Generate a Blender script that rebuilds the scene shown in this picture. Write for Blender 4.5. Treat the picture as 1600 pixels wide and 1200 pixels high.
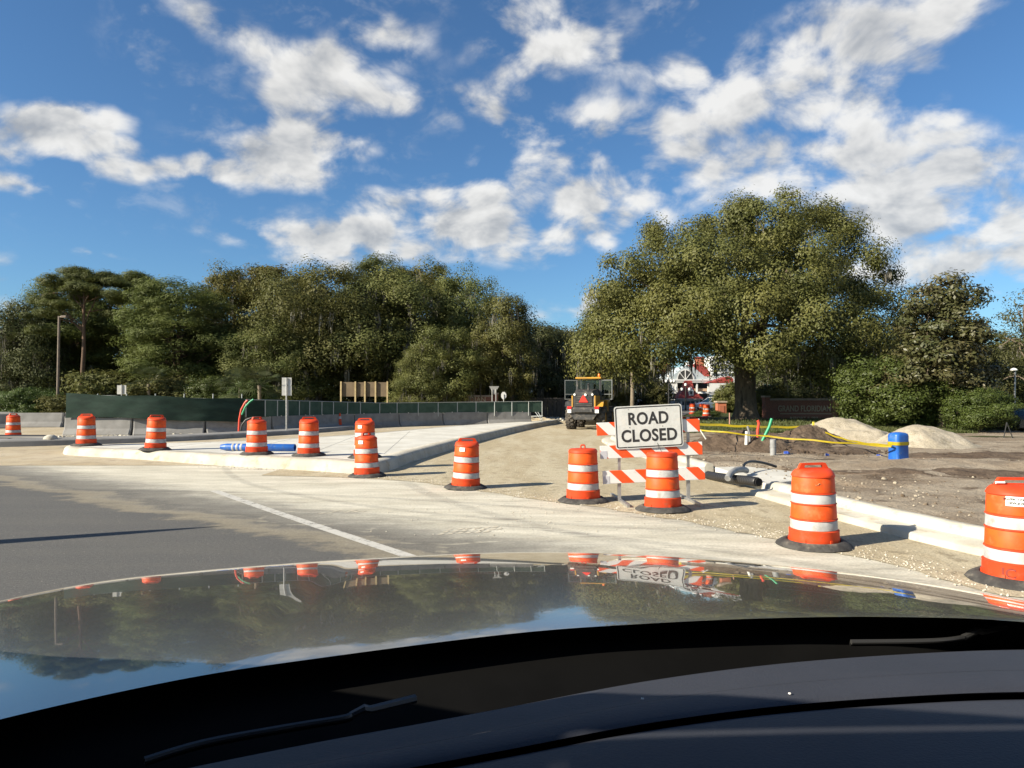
import bpy, bmesh, math, random
import numpy as np
from mathutils import Vector, Matrix, noise as mnoise

for o in list(bpy.data.objects):
    bpy.data.objects.remove(o, do_unlink=True)
SC = bpy.context.scene
COL = SC.collection
PI = math.pi
R = math.radians

# ------------------------------------------------------------------ camera
F_PX = 1110.0            # focal length measured on a 1600 px wide frame
CAM_H = 1.85
PITCH = math.atan(22.0 / F_PX)
cam_d = bpy.data.cameras.new('camera')
cam_d.sensor_width = 36.0
cam_d.lens = 36.0 * F_PX / 1600.0
cam_d.clip_start = 0.05
cam_d.clip_end = 6000.0
cam = bpy.data.objects.new('camera', cam_d)
cam.location = (0, 0, CAM_H)
cam.rotation_euler = (PI / 2 + PITCH, 0, 0)
COL.objects.link(cam)
SC.camera = cam
SC.render.resolution_x = 1024
SC.render.resolution_y = 768
SC.cycles.diffuse_bounces = 3
SC.cycles.glossy_bounces = 3
SC.cycles.max_bounces = 8

# ------------------------------------------------------------------ light
SUN_EL = R(28.0)
SUN_TRAVEL = R(25.0)     # the light travels towards +x, turned this far towards +y
SUN_STRENGTH = 4.6
SKY_STRENGTH = 0.068
SC.view_settings.view_transform = 'Standard'
SC.view_settings.look = 'None'
SC.view_settings.gamma = 1.0
SC.view_settings.use_curve_mapping = False
SC.view_settings.exposure = 1.25

sun_d = bpy.data.lights.new('sun', 'SUN')
sun_d.energy = SUN_STRENGTH
sun_d.angle = R(0.55)
sun_d.color = (1.0, 0.90, 0.73)
sun = bpy.data.objects.new('sun', sun_d)
trav = Vector((math.cos(SUN_TRAVEL) * math.cos(SUN_EL), math.sin(SUN_TRAVEL) * math.cos(SUN_EL), -math.sin(SUN_EL)))
sun.rotation_euler = trav.to_track_quat('-Z', 'Y').to_euler()
sun.location = (-20, -10, 30)
COL.objects.link(sun)

# ------------------------------------------------------------------ node helpers
class NT:
    def __init__(s, tree):
        s.t = tree
        s.n = tree.nodes
        s.l = tree.links
    def node(s, typ, **kw):
        n = s.n.new(typ)
        for k, v in kw.items():
            setattr(n, k, v)
        return n
    def put(s, sock, val):
        if val is None:
            return
        if isinstance(val, bpy.types.NodeSocket):
            s.l.new(val, sock)
        else:
            sock.default_value = val
    def math(s, op, a, b=None, c=None, clamp=False):
        n = s.node('ShaderNodeMath', operation=op, use_clamp=clamp)
        s.put(n.inputs[0], a)
        if b is not None: s.put(n.inputs[1], b)
        if c is not None: s.put(n.inputs[2], c)
        return n.outputs[0]
    def vmath(s, op, a, b=None, scale=None):
        n = s.node('ShaderNodeVectorMath', operation=op)
        s.put(n.inputs[0], a)
        if b is not None: s.put(n.inputs[1], b)
        if scale is not None: s.put(n.inputs[3], scale)
        return n.outputs[0]
    def noise(s, vec, scale, detail=4.0, rough=0.55, dist=0.0):
        n = s.node('ShaderNodeTexNoise')
        if vec is not None: s.l.new(vec, n.inputs['Vector'])
        n.inputs['Scale'].default_value = scale
        n.inputs['Detail'].default_value = detail
        n.inputs['Roughness'].default_value = rough
        n.inputs['Distortion'].default_value = dist
        return n.outputs[0]
    def sstep(s, x, lo, hi, tlo=0.0, thi=1.0):
        n = s.node('ShaderNodeMapRange', interpolation_type='SMOOTHSTEP')
        s.put(n.inputs[0], x)
        s.put(n.inputs[1], lo); s.put(n.inputs[2], hi)
        s.put(n.inputs[3], tlo); s.put(n.inputs[4], thi)
        return n.outputs[0]
    def mix(s, f, a, b):
        n = s.node('ShaderNodeMix', data_type='RGBA')
        s.put(n.inputs[0], f)
        for i, v in ((6, a), (7, b)):
            if isinstance(v, tuple) and len(v) == 3: v = (*v, 1)
            s.put(n.inputs[i], v)
        return n.outputs[2]
    def mapping(s, vec, loc=(0, 0, 0), rot=(0, 0, 0), scale=(1, 1, 1), typ='POINT'):
        n = s.node('ShaderNodeMapping', vector_type=typ)
        s.l.new(vec, n.inputs[0])
        n.inputs[1].default_value = loc
        n.inputs[2].default_value = rot
        n.inputs[3].default_value = scale
        return n.outputs[0]
    def sep(s, vec):
        n = s.node('ShaderNodeSeparateXYZ'); s.l.new(vec, n.inputs[0]); return n.outputs
    def comb(s, x, y, z):
        n = s.node('ShaderNodeCombineXYZ')
        s.put(n.inputs[0], x); s.put(n.inputs[1], y); s.put(n.inputs[2], z)
        return n.outputs[0]

# ------------------------------------------------------------------ sky with clouds
world = bpy.data.worlds.new('World')
SC.world = world
world.use_nodes = True
w = NT(world.node_tree)
w.n.clear()
sky = w.node('ShaderNodeTexSky', sky_type='NISHITA')
sky.sun_disc = False
sky.sun_elevation = SUN_EL
sky.sun_rotation = math.atan2(-trav.x, -trav.y) % (2 * PI)
sky.air_density = 1.0
sky.dust_density = 0.35
sky.ozone_density = 2.2
tc = w.node('ShaderNodeTexCoord')
d = tc.outputs['Generated']
dx, dy, dz = w.sep(d)
yy = w.math('MAXIMUM', dy, 0.08)
gx = w.math('DIVIDE', dx, yy)
gz = w.math('DIVIDE', dz, yy)
front = w.sstep(dy, 0.15, 0.4)
# cloud banks, given where they stand in the sky: tangent of azimuth, tangent of height, half sizes, turn, weight
CL = [(-.635, .400, .10, .035, 0, .9), (-.700, .365, .10, .045, -8, .9), (-.540, .345, .17, .035, -6, 1.0), (-.350, .338, .14, .062, 4, 1.05),
      (-.270, .385, .10, .045, 0, .85), (-.300, .455, .09, .07, 20, .9), (-.185, .437, .11, .03, -4, .8), (-.380, .530, .16, .04, -14, .65),
      (-.190, .515, .08, .06, 0, .75), (.015, .530, .095, .075, 10, .95), (.010, .465, .07, .05, 20, .6), (-.690, .293, .09, .024, -4, .8),
      (-.020, .380, .12, .07, -10, .62), (.105, .340, .10, .11, 0, .78), (-.030, .245, .27, .075, 2, 1.1), (-.300, .215, .15, .034, -6, .8),
      (-.110, .292, .12, .026, 8, .6), (.330, .410, .22, .12, 38, .85), (.480, .545, .11, .06, 0, .9), (.570, .505, .18, .07, 40, .85),
      (.490, .340, .36, .10, -6, 1.1), (.640, .270, .28, .055, -2, 1.0), (.660, .200, .24, .075, 0, 1.15), (.125, .118, .06, .026, 0, .9),
      (.225, .480, .07, .045, 10, .45), (.130, .505, .08, .06, 35, .42), (-.020, .120, .2, .02, 0, .35), (-.590, .217, .05, .014, 0, .6), (-.74, .16, .12, .05, 0, .42)]
gv = w.comb(gx, gz, 0.0)
wn = w.node('ShaderNodeTexNoise'); w.l.new(gv, wn.inputs[0]); wn.inputs['Scale'].default_value = 6.0; wn.inputs['Detail'].default_value = 3.0
wob = w.vmath('SCALE', w.vmath('SUBTRACT', wn.outputs[1], (0.5, 0.5, 0.5)), scale=0.13)
gvw = w.vmath('ADD', gv, wob)
cover = None
for (cx, cz, rx, rz, rot, wt) in CL:
    m = w.mapping(gvw, (cx, cz, 0), (0, 0, R(rot)), (rx * 1.12, rz * 1.12, 1), 'TEXTURE')
    g = w.node('ShaderNodeTexGradient', gradient_type='SPHERICAL')
    w.l.new(m, g.inputs[0])
    cover = w.math('MULTIPLY_ADD', g.outputs[1], wt, 0.0 if cover is None else cover)
cover = w.math('MULTIPLY', w.math('MINIMUM', cover, 0.82), front)
# the rest of the sky carries the same kind of broken cloud
lay = w.vmath('SCALE', d, scale=w.math('DIVIDE', 1.25, w.math('ADD', dz, 0.85)))
back = w.math('SUBTRACT', 1.0, front)
bcov = w.math('MULTIPLY', w.sstep(w.noise(lay, 2.2, 2.0), 0.42, 0.62, 0.0, 0.75), back)
cover = w.math('ADD', cover, bcov)
# detail: fluffy noise at three sizes
sc_ = (1, 1, 1.5)
det1 = w.noise(w.mapping(lay, scale=sc_), 9.0, 6.0, 0.60, 0.35)
det2 = w.noise(w.mapping(lay, loc=(3.1, 1.7, .4), scale=(1, 1, 1.3)), 30.0, 3.0, 0.62, 0.3)
det0 = w.noise(w.mapping(lay, loc=(1.1, 5.7, .4), scale=(1, 1, 1.7)), 4.5, 3.0, 0.5, 0.2)
det = w.math('ADD', w.math('MULTIPLY', w.math('SUBTRACT', det1, 0.5), 3.3), w.math('MULTIPLY', w.math('SUBTRACT', det2, 0.5), 1.0))
det = w.math('ADD', det, w.math('MULTIPLY', w.math('SUBTRACT', det0, 0.5), 2.0))
vo = w.node('ShaderNodeTexVoronoi', feature='F1')
wl = w.vmath('ADD', w.mapping(lay, scale=(1, 1, 1.35)), w.vmath('SCALE', w.vmath('SUBTRACT', wn.outputs[1], (0.5, 0.5, 0.5)), scale=0.05))
w.l.new(wl, vo.inputs['Vector']); vo.inputs['Scale'].default_value = 13.0; vo.inputs['Detail'].default_value = 1.0
vo.inputs['Roughness'].default_value = 0.55
det = w.math('ADD', det, w.math('MULTIPLY', w.math('SUBTRACT', 0.62, vo.outputs['Distance']), 1.5))
dens = w.math('ADD', w.math('MULTIPLY', cover, 1.25), w.math('MULTIPLY', det, w.math('ADD', w.math('MULTIPLY', w.math('MINIMUM', cover, 0.45), 1.25), 0.20)))
alpha = w.sstep(dens, 0.04, 1.02)
wisp = w.math('MULTIPLY', w.sstep(w.math('ADD', w.math('MULTIPLY', det1, 0.65), w.math('MULTIPLY', det2, 0.35)), 0.50, 0.72), w.sstep(dz, 0.12, 0.42, 0.0, 0.65))
wisp = w.math('MULTIPLY', wisp, w.sstep(w.noise(lay, 2.6, 3.0), 0.44, 0.60))
alpha = w.math('MAXIMUM', alpha, wisp)
alpha = w.math('MULTIPLY', alpha, w.sstep(dz, 0.0, 0.06))
# cloud light: sunlit side up and to the left, thick undersides greyer
off = w.mapping(lay, loc=(-0.02, -0.01, 0.035), scale=sc_)
det1b = w.noise(off, 9.0, 4.0, 0.56, 0.35)
relief = w.math('SUBTRACT', det1, det1b)
thick = w.sstep(dens, 0.80, 1.9)
lum = w.math('SUBTRACT', w.math('ADD', w.math('ADD', 0.93, w.math('MULTIPLY', w.math('SUBTRACT', 0.50, vo.outputs['Distance']), 0.20)), w.math('MULTIPLY', relief, 1.3)), w.math('MULTIPLY', thick, 0.22))
lum = w.math('MINIMUM', w.math('MAXIMUM', lum, 0.60), 1.06)
cc = w.mix(w.sstep(lum, 0.5, 0.95), (0.76, 0.80, 0.85, 1), (1.0, 0.985, 0.945, 1))
cloud = w.vmath('SCALE', cc, scale=w.math('MULTIPLY', lum, 5.6))
skyc = w.vmath('MULTIPLY', sky.outputs[0], (0.45, 0.66, 0.83))
final = w.mix(w.math('MULTIPLY', alpha, 0.90), skyc, cloud)
bg = w.node('ShaderNodeBackground')
w.l.new(final, bg.inputs[0])
bg.inputs[1].default_value = SKY_STRENGTH
wo = w.node('ShaderNodeOutputWorld')
w.l.new(bg.outputs[0], wo.inputs[0])
world.cycles.sampling_method = 'MANUAL'
world.cycles.sample_map_resolution = 512

# ------------------------------------------------------------------ geometry helpers
def ray(u, v):
    cx = (u - 800.0) / F_PX
    cy = (600.0 - v) / F_PX
    c, s = math.cos(PITCH), math.sin(PITCH)
    return Vector((cx, c - cy * s, s + cy * c))
def gp(u, v, z=0.0):
    """point of the level z under the sight line (u, v)"""
    r = ray(u, v)
    t = (z - CAM_H) / r.z
    return Vector((0, 0, CAM_H)) + r * t
def at(u, v, Y):
    """point on the sight line (u, v) at the distance Y"""
    r = ray(u, v)
    return Vector((0, 0, CAM_H)) + r * (Y / r.y)

class MB:
    def __init__(s):
        s.v = []
        s.f = []
    def add(s, vs, fs):
        b = len(s.v)
        s.v.extend([tuple(p) for p in vs])
        s.f.extend([tuple(i + b for i in f) for f in fs])
        return s
    def box(s, x0, x1, y0, y1, z0, z1, M=None):
        p = [Vector((x, y, z)) for z in (z0, z1) for y in (y0, y1) for x in (x0, x1)]
        if M is not None: p = [M @ q for q in p]
        return s.add(p, [(0, 2, 3, 1), (4, 5, 7, 6), (0, 1, 5, 4), (2, 6, 7, 3), (0, 4, 6, 2), (1, 3, 7, 5)])
    def bar(s, a, b, wx, wy, up=Vector((0, 0, 1))):
        a, b = Vector(a), Vector(b)
        t = (b - a).normalized()
        if abs(t.dot(up)) > .98: up = Vector((0, 1, 0))
        x = t.cross(up).normalized() * wx / 2
        y = x.cross(t).normalized() * wy / 2
        p = []
        for c in (a, b):
            p += [c - x - y, c + x - y, c + x + y, c - x + y]
        return s.add(p, [(3, 2, 1, 0), (4, 5, 6, 7), (0, 1, 5, 4), (1, 2, 6, 5), (2, 3, 7, 6), (3, 0, 4, 7)])
    def tube(s, pts, rad, n=8, caps=True):
        pts = [Vector(p) for p in pts]
        if not hasattr(rad, '__len__'): rad = [rad] * len(pts)
        b = len(s.v)
        prev = None
        for i, p in enumerate(pts):
            t = (pts[min(i + 1, len(pts) - 1)] - pts[max(i - 1, 0)])
            t = t.normalized() if t.length > 1e-9 else Vector((0, 0, 1))
            if prev is None:
                up = Vector((0, 0, 1)) if abs(t.z) < .9 else Vector((1, 0, 0))
                x = t.cross(up).normalized()
            else:
                x = (prev - t * prev.dot(t)).normalized()
            prev = x
            y = t.cross(x)
            for k in range(n):
                a = 2 * PI * k / n
                s.v.append(tuple(p + (x * math.cos(a) + y * math.sin(a)) * rad[i]))
        for i in range(len(pts) - 1):
            for k in range(n):
                k2 = (k + 1) % n
                s.f.append((b + i * n + k, b + i * n + k2, b + (i + 1) * n + k2, b + (i + 1) * n + k))
        if caps:
            s.f.append(tuple(b + k for k in reversed(range(n))))
            s.f.append(tuple(b + (len(pts) - 1) * n + k for k in range(n)))
        return s
    def lathe(s, prof, n=24, c=(0, 0, 0), M=None, cap0=False, cap1=False):
        b = len(s.v)
        for (r, z) in prof:
            for k in range(n):
                a = 2 * PI * k / n
                p = Vector((r * math.cos(a), r * math.sin(a), z))
                if M is not None: p = M @ p
                s.v.append(tuple(p + Vector(c)))
        for i in range(len(prof) - 1):
            for k in range(n):
                k2 = (k + 1) % n
                s.f.append((b + i * n + k, b + i * n + k2, b + (i + 1) * n + k2, b + (i + 1) * n + k))
        if cap0: s.f.append(tuple(b + k for k in reversed(range(n))))
        if cap1: s.f.append(tuple(b + (len(prof) - 1) * n + k for k in range(n)))
        return s
    def prism(s, poly, z0, z1):
        n = len(poly)
        vs = [(x, y, z0) for x, y in poly] + [(x, y, z1) for x, y in poly]
        return s.add(vs, [tuple(reversed(range(n))), tuple(range(n, 2 * n))] + [(i, (i + 1) % n, n + (i + 1) % n, n + i) for i in range(n)])
    def yprism(s, poly, y0, y1):
        """poly in (x, z), extruded along y"""
        n = len(poly)
        vs = [(x, y0, z) for x, z in poly] + [(x, y1, z) for x, z in poly]
        return s.add(vs, [tuple(range(n)), tuple(reversed(range(n, 2 * n)))] + [((i + 1) % n, i, n + i, n + (i + 1) % n) for i in range(n)])
    def loft(s, rows):
        b = len(s.v)
        m = len(rows[0])
        for r in rows: s.v.extend([tuple(p) for p in r])
        for i in range(len(rows) - 1):
            for k in range(m - 1):
                s.f.append((b + i * m + k, b + i * m + k + 1, b + (i + 1) * m + k + 1, b + (i + 1) * m + k))
        return s
    def mesh(s, name, mat=None, smooth=False, recalc=True):
        me = bpy.data.meshes.new(name)
        me.from_pydata(s.v, [], s.f)
        if recalc:
            bm = bmesh.new(); bm.from_mesh(me)
            bmesh.ops.recalc_face_normals(bm, faces=bm.faces)
            bm.to_mesh(me); bm.free()
        if smooth:
            me.polygons.foreach_set('use_smooth', [True] * len(me.polygons))
            me.set_sharp_from_angle(angle=R(smooth if smooth is not True else 38))
        if mat: me.materials.append(mat)
        me.update()
        return me
    def build(s, name, mat, parent=None, smooth=False, loc=None, recalc=True, bevel=0):
        o = link(name, s.mesh(name, mat, smooth, recalc), parent)
        if loc is not None: o.location = loc
        if bevel:
            md = o.modifiers.new('bevel', 'BEVEL'); md.width = bevel; md.segments = 2; md.limit_method = 'ANGLE'
        return o
def link(name, mesh, parent=None):
    o = bpy.data.objects.new(name, mesh)
    COL.objects.link(o)
    if parent: o.parent = parent
    return o
def empty(name, loc=(0, 0, 0), rz=0.0):
    o = bpy.data.objects.new(name, None)
    o.empty_display_size = 0.2
    COL.objects.link(o)
    o.location = loc
    o.rotation_euler = (0, 0, rz)
    return o
def tag(o, label=None, cat=None, group=None, kind=None):
    if label: o['label'] = label
    if cat: o['category'] = cat
    if group: o['group'] = group
    if kind: o['kind'] = kind
    return o
def thing(name, label, cat, loc=(0, 0, 0), rz=0.0, group=None):
    return tag(empty(name, loc, rz), label, cat, group)
def text_mesh(body, size, extrude=0.002, bold=0.0, space=1.0):
    c = bpy.data.curves.new('lettering', 'FONT')
    c.body = body; c.size = size; c.extrude = extrude; c.offset = bold
    c.align_x = 'CENTER'; c.align_y = 'CENTER'; c.space_character = space
    c.resolution_u = 4
    o = bpy.data.objects.new('lettering', c)
    COL.objects.link(o)
    bpy.context.view_layer.update()
    dg = bpy.context.evaluated_depsgraph_get()
    me = bpy.data.meshes.new_from_object(o.evaluated_get(dg))
    COL.objects.unlink(o); bpy.data.objects.remove(o); bpy.data.curves.remove(c)
    return me

# ------------------------------------------------------------------ materials
MATS = {}
def mat(name, base, rough=0.6, metal=0.0, var=None, scale=4.0, lo=.38, hi=.62, bump=0.0, bscale=40.0, spec=0.5, coords='Object', stretch=(1, 1, 1), coat=0.0, detail=6.0, dirt=None, dscale=9.0, rand=False):
    if name in MATS: return MATS[name]
    m = bpy.data.materials.new(name)
    m.use_nodes = True
    t = NT(m.node_tree)
    p = t.n['Principled BSDF']
    p.inputs['Roughness'].default_value = rough
    p.inputs['Metallic'].default_value = metal
    p.inputs['Specular IOR Level'].default_value = spec
    p.inputs['Coat Weight'].default_value = coat
    p.inputs['Base Color'].default_value = (*base, 1)
    c = t.node('ShaderNodeTexCoord')
    vec = c.outputs[coords]
    if stretch != (1, 1, 1): vec = t.mapping(vec, scale=stretch)
    if rand:
        oi = t.node('ShaderNodeObjectInfo')
        vec = t.vmath('ADD', vec, t.vmath('SCALE', oi.outputs['Location'], scale=.37))
    if var is not None:
        f = t.sstep(t.noise(vec, scale, detail), lo, hi)
        col = t.mix(f, (*base, 1), (*var, 1))
        if dirt is not None:
            col = t.mix(t.sstep(t.noise(vec, dscale, 8.0, .65), .52, .72), col, (*dirt, 1))
        t.l.new(col, p.inputs['Base Color'])
    if bump:
        b = t.node('ShaderNodeBump')
        b.inputs['Strength'].default_value = bump
        b.inputs['Distance'].default_value = 0.02
        t.l.new(t.noise(vec, bscale, 6.0), b.inputs['Height'])
        t.l.new(b.outputs[0], p.inputs['Normal'])
    MATS[name] = m
    return m
def glass(name, tint=(.5, .6, .6), alpha=.35):
    if name in MATS: return MATS[name]
    m = bpy.data.materials.new(name); m.use_nodes = True
    t = NT(m.node_tree); t.n.clear()
    g = t.node('ShaderNodeBsdfGlossy'); g.inputs['Roughness'].default_value = .03
    tr = t.node('ShaderNodeBsdfTransparent'); tr.inputs[0].default_value = (*tint, 1)
    fr = t.node('ShaderNodeFresnel'); fr.inputs[0].default_value = 1.5
    mx = t.node('ShaderNodeMixShader')
    t.l.new(t.math('ADD', t.math('MULTIPLY', fr.outputs[0], .45), alpha * .06), mx.inputs[0]); t.l.new(tr.outputs[0], mx.inputs[1]); t.l.new(g.outputs[0], mx.inputs[2])
    o = t.node('ShaderNodeOutputMaterial'); t.l.new(mx.outputs[0], o.inputs[0])
    MATS[name] = m
    return m
def leafmat(name, c1, c2, c3, trans=.22, rough=.55, spec=.35):
    m = bpy.data.materials.new(name); m.use_nodes = True
    t = NT(m.node_tree)
    p = t.n['Principled BSDF']
    a = t.node('ShaderNodeAttribute', attribute_name='tint')
    c = t.node('ShaderNodeTexCoord')
    col = t.mix(a.outputs['Fac'], (*c1, 1), (*c2, 1))
    col = t.mix(t.math('MULTIPLY', t.sstep(t.noise(c.outputs['Object'], .35, 3.0), .42, .66), .75), col, (*c3, 1))
    oi = t.node('ShaderNodeObjectInfo')
    hs = t.node('ShaderNodeHueSaturation')
    t.l.new(t.math('MULTIPLY_ADD', oi.outputs['Random'], .03, .485), hs.inputs['Hue'])
    t.l.new(t.math('MULTIPLY_ADD', oi.outputs['Random'], .35, .85), hs.inputs['Value'])
    t.l.new(col, hs.inputs['Color'])
    col = hs.outputs[0]
    t.l.new(col, p.inputs['Base Color'])
    p.inputs['Roughness'].default_value = rough
    p.inputs['Specular IOR Level'].default_value = spec
    tl = t.node('ShaderNodeBsdfTranslucent')
    t.l.new(col, tl.inputs[0])
    mx = t.node('ShaderNodeMixShader'); mx.inputs[0].default_value = trans
    t.l.new(p.outputs[0], mx.inputs[1]); t.l.new(tl.outputs[0], mx.inputs[2])
    t.l.new(mx.outputs[0], t.n['Material Output'].inputs[0])
    MATS[name] = m
    return m
rnd = random.Random(7)
# ------------------------------------------------------------------ surface materials
def road_material():
    m = bpy.data.materials.new('dusty_asphalt'); m.use_nodes = True
    t = NT(m.node_tree); p = t.n['Principled BSDF']
    v = t.node('ShaderNodeTexCoord').outputs['Object']
    x, y, z = t.sep(v)
    # distance from the line along which the trucks dragged the dust
    s = t.math('ADD', t.math('MULTIPLY', t.math('ADD', x, 11.4), .604), t.math('MULTIPLY', t.math('SUBTRACT', y, 15.8), .797))
    # tyre-drag streaks run along the traffic direction
    st = t.mapping(v, rot=(0, 0, R(37)), scale=(.35, 1.6, 1))
    n1 = t.noise(st, .8, 5.0, .55, .4)
    n2 = t.noise(v, 3.2, 7.0, .62, .3)
    n3 = t.noise(st, 5.0, 6.0, .6)
    sd = t.math('ADD', s, t.math('MULTIPLY', t.math('SUBTRACT', n1, .5), 1.5))
    sd = t.math('ADD', sd, t.math('MULTIPLY', t.math('SUBTRACT', n2, .5), 1.0))
    strip_ = t.math('MULTIPLY', t.math('MULTIPLY', t.sstep(sd, -.25, .1), t.sstep(sd, .25, .75, 1.0, 0.0)), .62)
    dust = t.math('ADD', t.math('MULTIPLY', t.sstep(sd, .2, 1.0), .26), t.math('MULTIPLY', t.sstep(sd, 1.0, 2.5), .74))
    dust = t.math('MAXIMUM', dust, strip_)
    # swirl marks of turning wheels
    for (cx, cy, r0) in ((-.9, 9.9, 1.1), (-3.0, 11.1, .9), (0.4, 8.9, 1.3)):
        rr = t.vmath('DISTANCE', v, (cx, cy, 0)) if False else None
        dn = t.node('ShaderNodeVectorMath', operation='DISTANCE'); t.l.new(t.mapping(v, scale=(1, 1.3, 1)), dn.inputs[0]); dn.inputs[1].default_value = (cx, cy * 1.3, 0)
        ring = t.math('MULTIPLY', t.sstep(t.math('ABSOLUTE', t.math('SUBTRACT', dn.outputs['Value'], t.math('ADD', r0 - .15, t.math('MULTIPLY', n2, .3)))), .0, .13, 1, 0), t.sstep(n3, .40, .62))
        dust = t.math('MAXIMUM', dust, t.math('MULTIPLY', ring, .75))
    # dark tyre tracks swinging from the lane into the closed road
    for (cx, cy, r0, wd) in ((14.0, 20.5, 15.2, .20), (14.0, 20.5, 17.0, .20), (-9.0, -6.0, 18.6, .16), (-9.0, -6.0, 20.3, .16), (6.0, 24.0, 14.5, .14)):
        dn = t.node('ShaderNodeVectorMath', operation='DISTANCE'); t.l.new(v, dn.inputs[0]); dn.inputs[1].default_value = (cx, cy, 0)
        trk = t.sstep(t.math('ABSOLUTE', t.math('SUBTRACT', dn.outputs['Value'], t.math('ADD', r0 - .1, t.math('MULTIPLY', n1, .2)))), wd * .3, wd, 1, 0)
        dust = t.math('MULTIPLY', dust, t.math('SUBTRACT', 1.0, t.math('MULTIPLY', t.math('MULTIPLY', trk, t.sstep(n3, .35, .6)), .38)))
    dust = t.math('MULTIPLY', dust, t.sstep(n3, .22, .52, .55, 1.0))
    fine = t.noise(v, 90.0, 4.0, .7)
    asp = t.mix(t.sstep(fine, .36, .7), (.064, .064, .062, 1), (.145, .143, .137, 1))
    asp = t.mix(t.math('MULTIPLY', t.sstep(t.noise(st, 1.1, 5.0), .4, .7), .35), asp, (.12, .116, .105, 1))
    dc = t.mix(t.sstep(t.noise(st, 1.3, 6.0, .6), .3, .7), (.43, .405, .325, 1), (.58, .555, .465, 1))
    tan = t.mix(t.sstep(sd, -.1, 1.6), (.27, .235, .165, 1), dc)
    col = t.mix(t.math('MINIMUM', dust, 1.0), asp, tan)
    grain = t.sstep(t.noise(v, 26.0, 3.0, .6), .3, .7, .86, 1.12)
    col = t.vmath('SCALE', col, scale=grain)
    specks = t.sstep(t.noise(v, 34.0, 2.0, .5), .68, .74)
    col = t.mix(t.math('MULTIPLY', specks, .45), col, (.52, .48, .39, 1))
    t.l.new(col, p.inputs['Base Color'])
    p.inputs['Roughness'].default_value = .88
    p.inputs['Specular IOR Level'].default_value = .25
    b = t.node('ShaderNodeBump'); b.inputs['Strength'].default_value = .5; b.inputs['Distance'].default_value = .012
    t.l.new(t.math('ADD', fine, t.math('MULTIPLY', n2, 1.5)), b.inputs['Height']); t.l.new(b.outputs[0], p.inputs['Normal'])
    return m
def ground_mix(name, a, b_, c_, s1, s2, bump=.6, dist=.03, stretch=(1, 1, 1), rot=0, grit=60):
    m = bpy.data.materials.new(name); m.use_nodes = True
    t = NT(m.node_tree); p = t.n['Principled BSDF']
    v = t.node('ShaderNodeTexCoord').outputs['Object']
    sv = t.mapping(v, rot=(0, 0, R(rot)), scale=stretch)
    n1 = t.noise(sv, s1, 7.0, .6, .3); n2 = t.noise(v, s2, 6.0, .65); n3 = t.noise(v, grit, 4.0, .7)
    col = t.mix(t.sstep(n1, .40, .60), (*a, 1), (*b_, 1))
    col = t.mix(t.sstep(n2, .52, .68), col, (*c_, 1))
    dk = t.sstep(n3, .25, .6, .68, 1.12)
    col = t.vmath('SCALE', col, scale=dk)
    t.l.new(col, p.inputs['Base Color'])
    p.inputs['Roughness'].default_value = .95; p.inputs['Specular IOR Level'].default_value = .15
    b = t.node('ShaderNodeBump'); b.inputs['Strength'].default_value = bump; b.inputs['Distance'].default_value = dist
    t.l.new(t.math('ADD', t.math('MULTIPLY', n2, 1.0), t.math('MULTIPLY', n3, .55)), b.inputs['Height']); t.l.new(b.outputs[0], p.inputs['Normal'])
    return m
M_ROAD = road_material()
M_BED = ground_mix('limerock_roadbed', (.36, .305, .205), (.42, .37, .265), (.26, .22, .15), .55, 3.0, .9, .03, (1.8, .35, 1), -8, 30)
M_LOT = ground_mix('bare_dirt', (.215, .172, .125), (.30, .255, .195), (.10, .072, .05), .35, .85, 1.0, .08, (1, 1.6, 1), 20, 16)
M_GROUND = ground_mix('rough_grass', (.075, .085, .03), (.11, .105, .045), (.16, .13, .075), .12, .6, .8, .05)
M_GRASS = ground_mix('verge_grass', (.045, .06, .018), (.062, .075, .024), (.10, .09, .045), .3, 1.4, .8, .05)
M_TANBACK = ground_mix('tan_base_course', (.36, .30, .20), (.42, .365, .27), (.29, .25, .185), .3, 2.0, .7, .03)
M_CONC = mat('new_concrete', (.56, .55, .50), .85, var=(.48, .47, .425), scale=.9, bump=.25, bscale=70, spec=.25, dirt=(.44, .41, .345), dscale=2.2)
M_KERB = mat('kerb_concrete', (.46, .44, .38), .9, var=(.37, .35, .295), scale=1.6, bump=.5, bscale=38, spec=.2, dirt=(.33, .28, .20), dscale=3.4)
M_BARR = mat('barrier_concrete', (.235, .232, .225), .85, var=(.18, .178, .172), scale=1.3, bump=.3, bscale=35, spec=.25, dirt=(.17, .165, .155), dscale=2.5)

# ------------------------------------------------------------------ ground, roads
def sheet(name, pts, z, m, kind='structure'):
    b = bmesh.new()
    vs = [b.verts.new((p[0], p[1], z if len(p) < 3 else p[2])) for p in pts]
    f = b.faces.new(vs)
    if f.normal.z < 0: f.normal_flip()
    b.normal_update()
    if b.faces[:][0].normal.z < 0: b.faces[:][0].normal_flip()
    bmesh.ops.triangulate(b, faces=b.faces[:])
    me = bpy.data.meshes.new(name); b.to_mesh(me); b.free()
    me.materials.append(m)
    return tag(link(name, me), kind=kind)
def catmull(pts, n=6, closed=False):
    P = [Vector(p) for p in pts]; out = []
    m = len(P)
    rng = range(m) if closed else range(m - 1)
    for i in rng:
        p0 = P[(i - 1) % m] if closed or i > 0 else P[0]
        p1, p2 = P[i], P[(i + 1) % m]
        p3 = P[(i + 2) % m] if closed or i + 2 < m else P[-1]
        for k in range(n):
            t = k / n
            out.append(.5 * ((2 * p1) + (-p0 + p2) * t + (2 * p0 - 5 * p1 + 4 * p2 - p3) * t * t + (-p0 + 3 * p1 - 3 * p2 + p3) * t ** 3))
    if not closed: out.append(P[-1])
    return out

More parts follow.
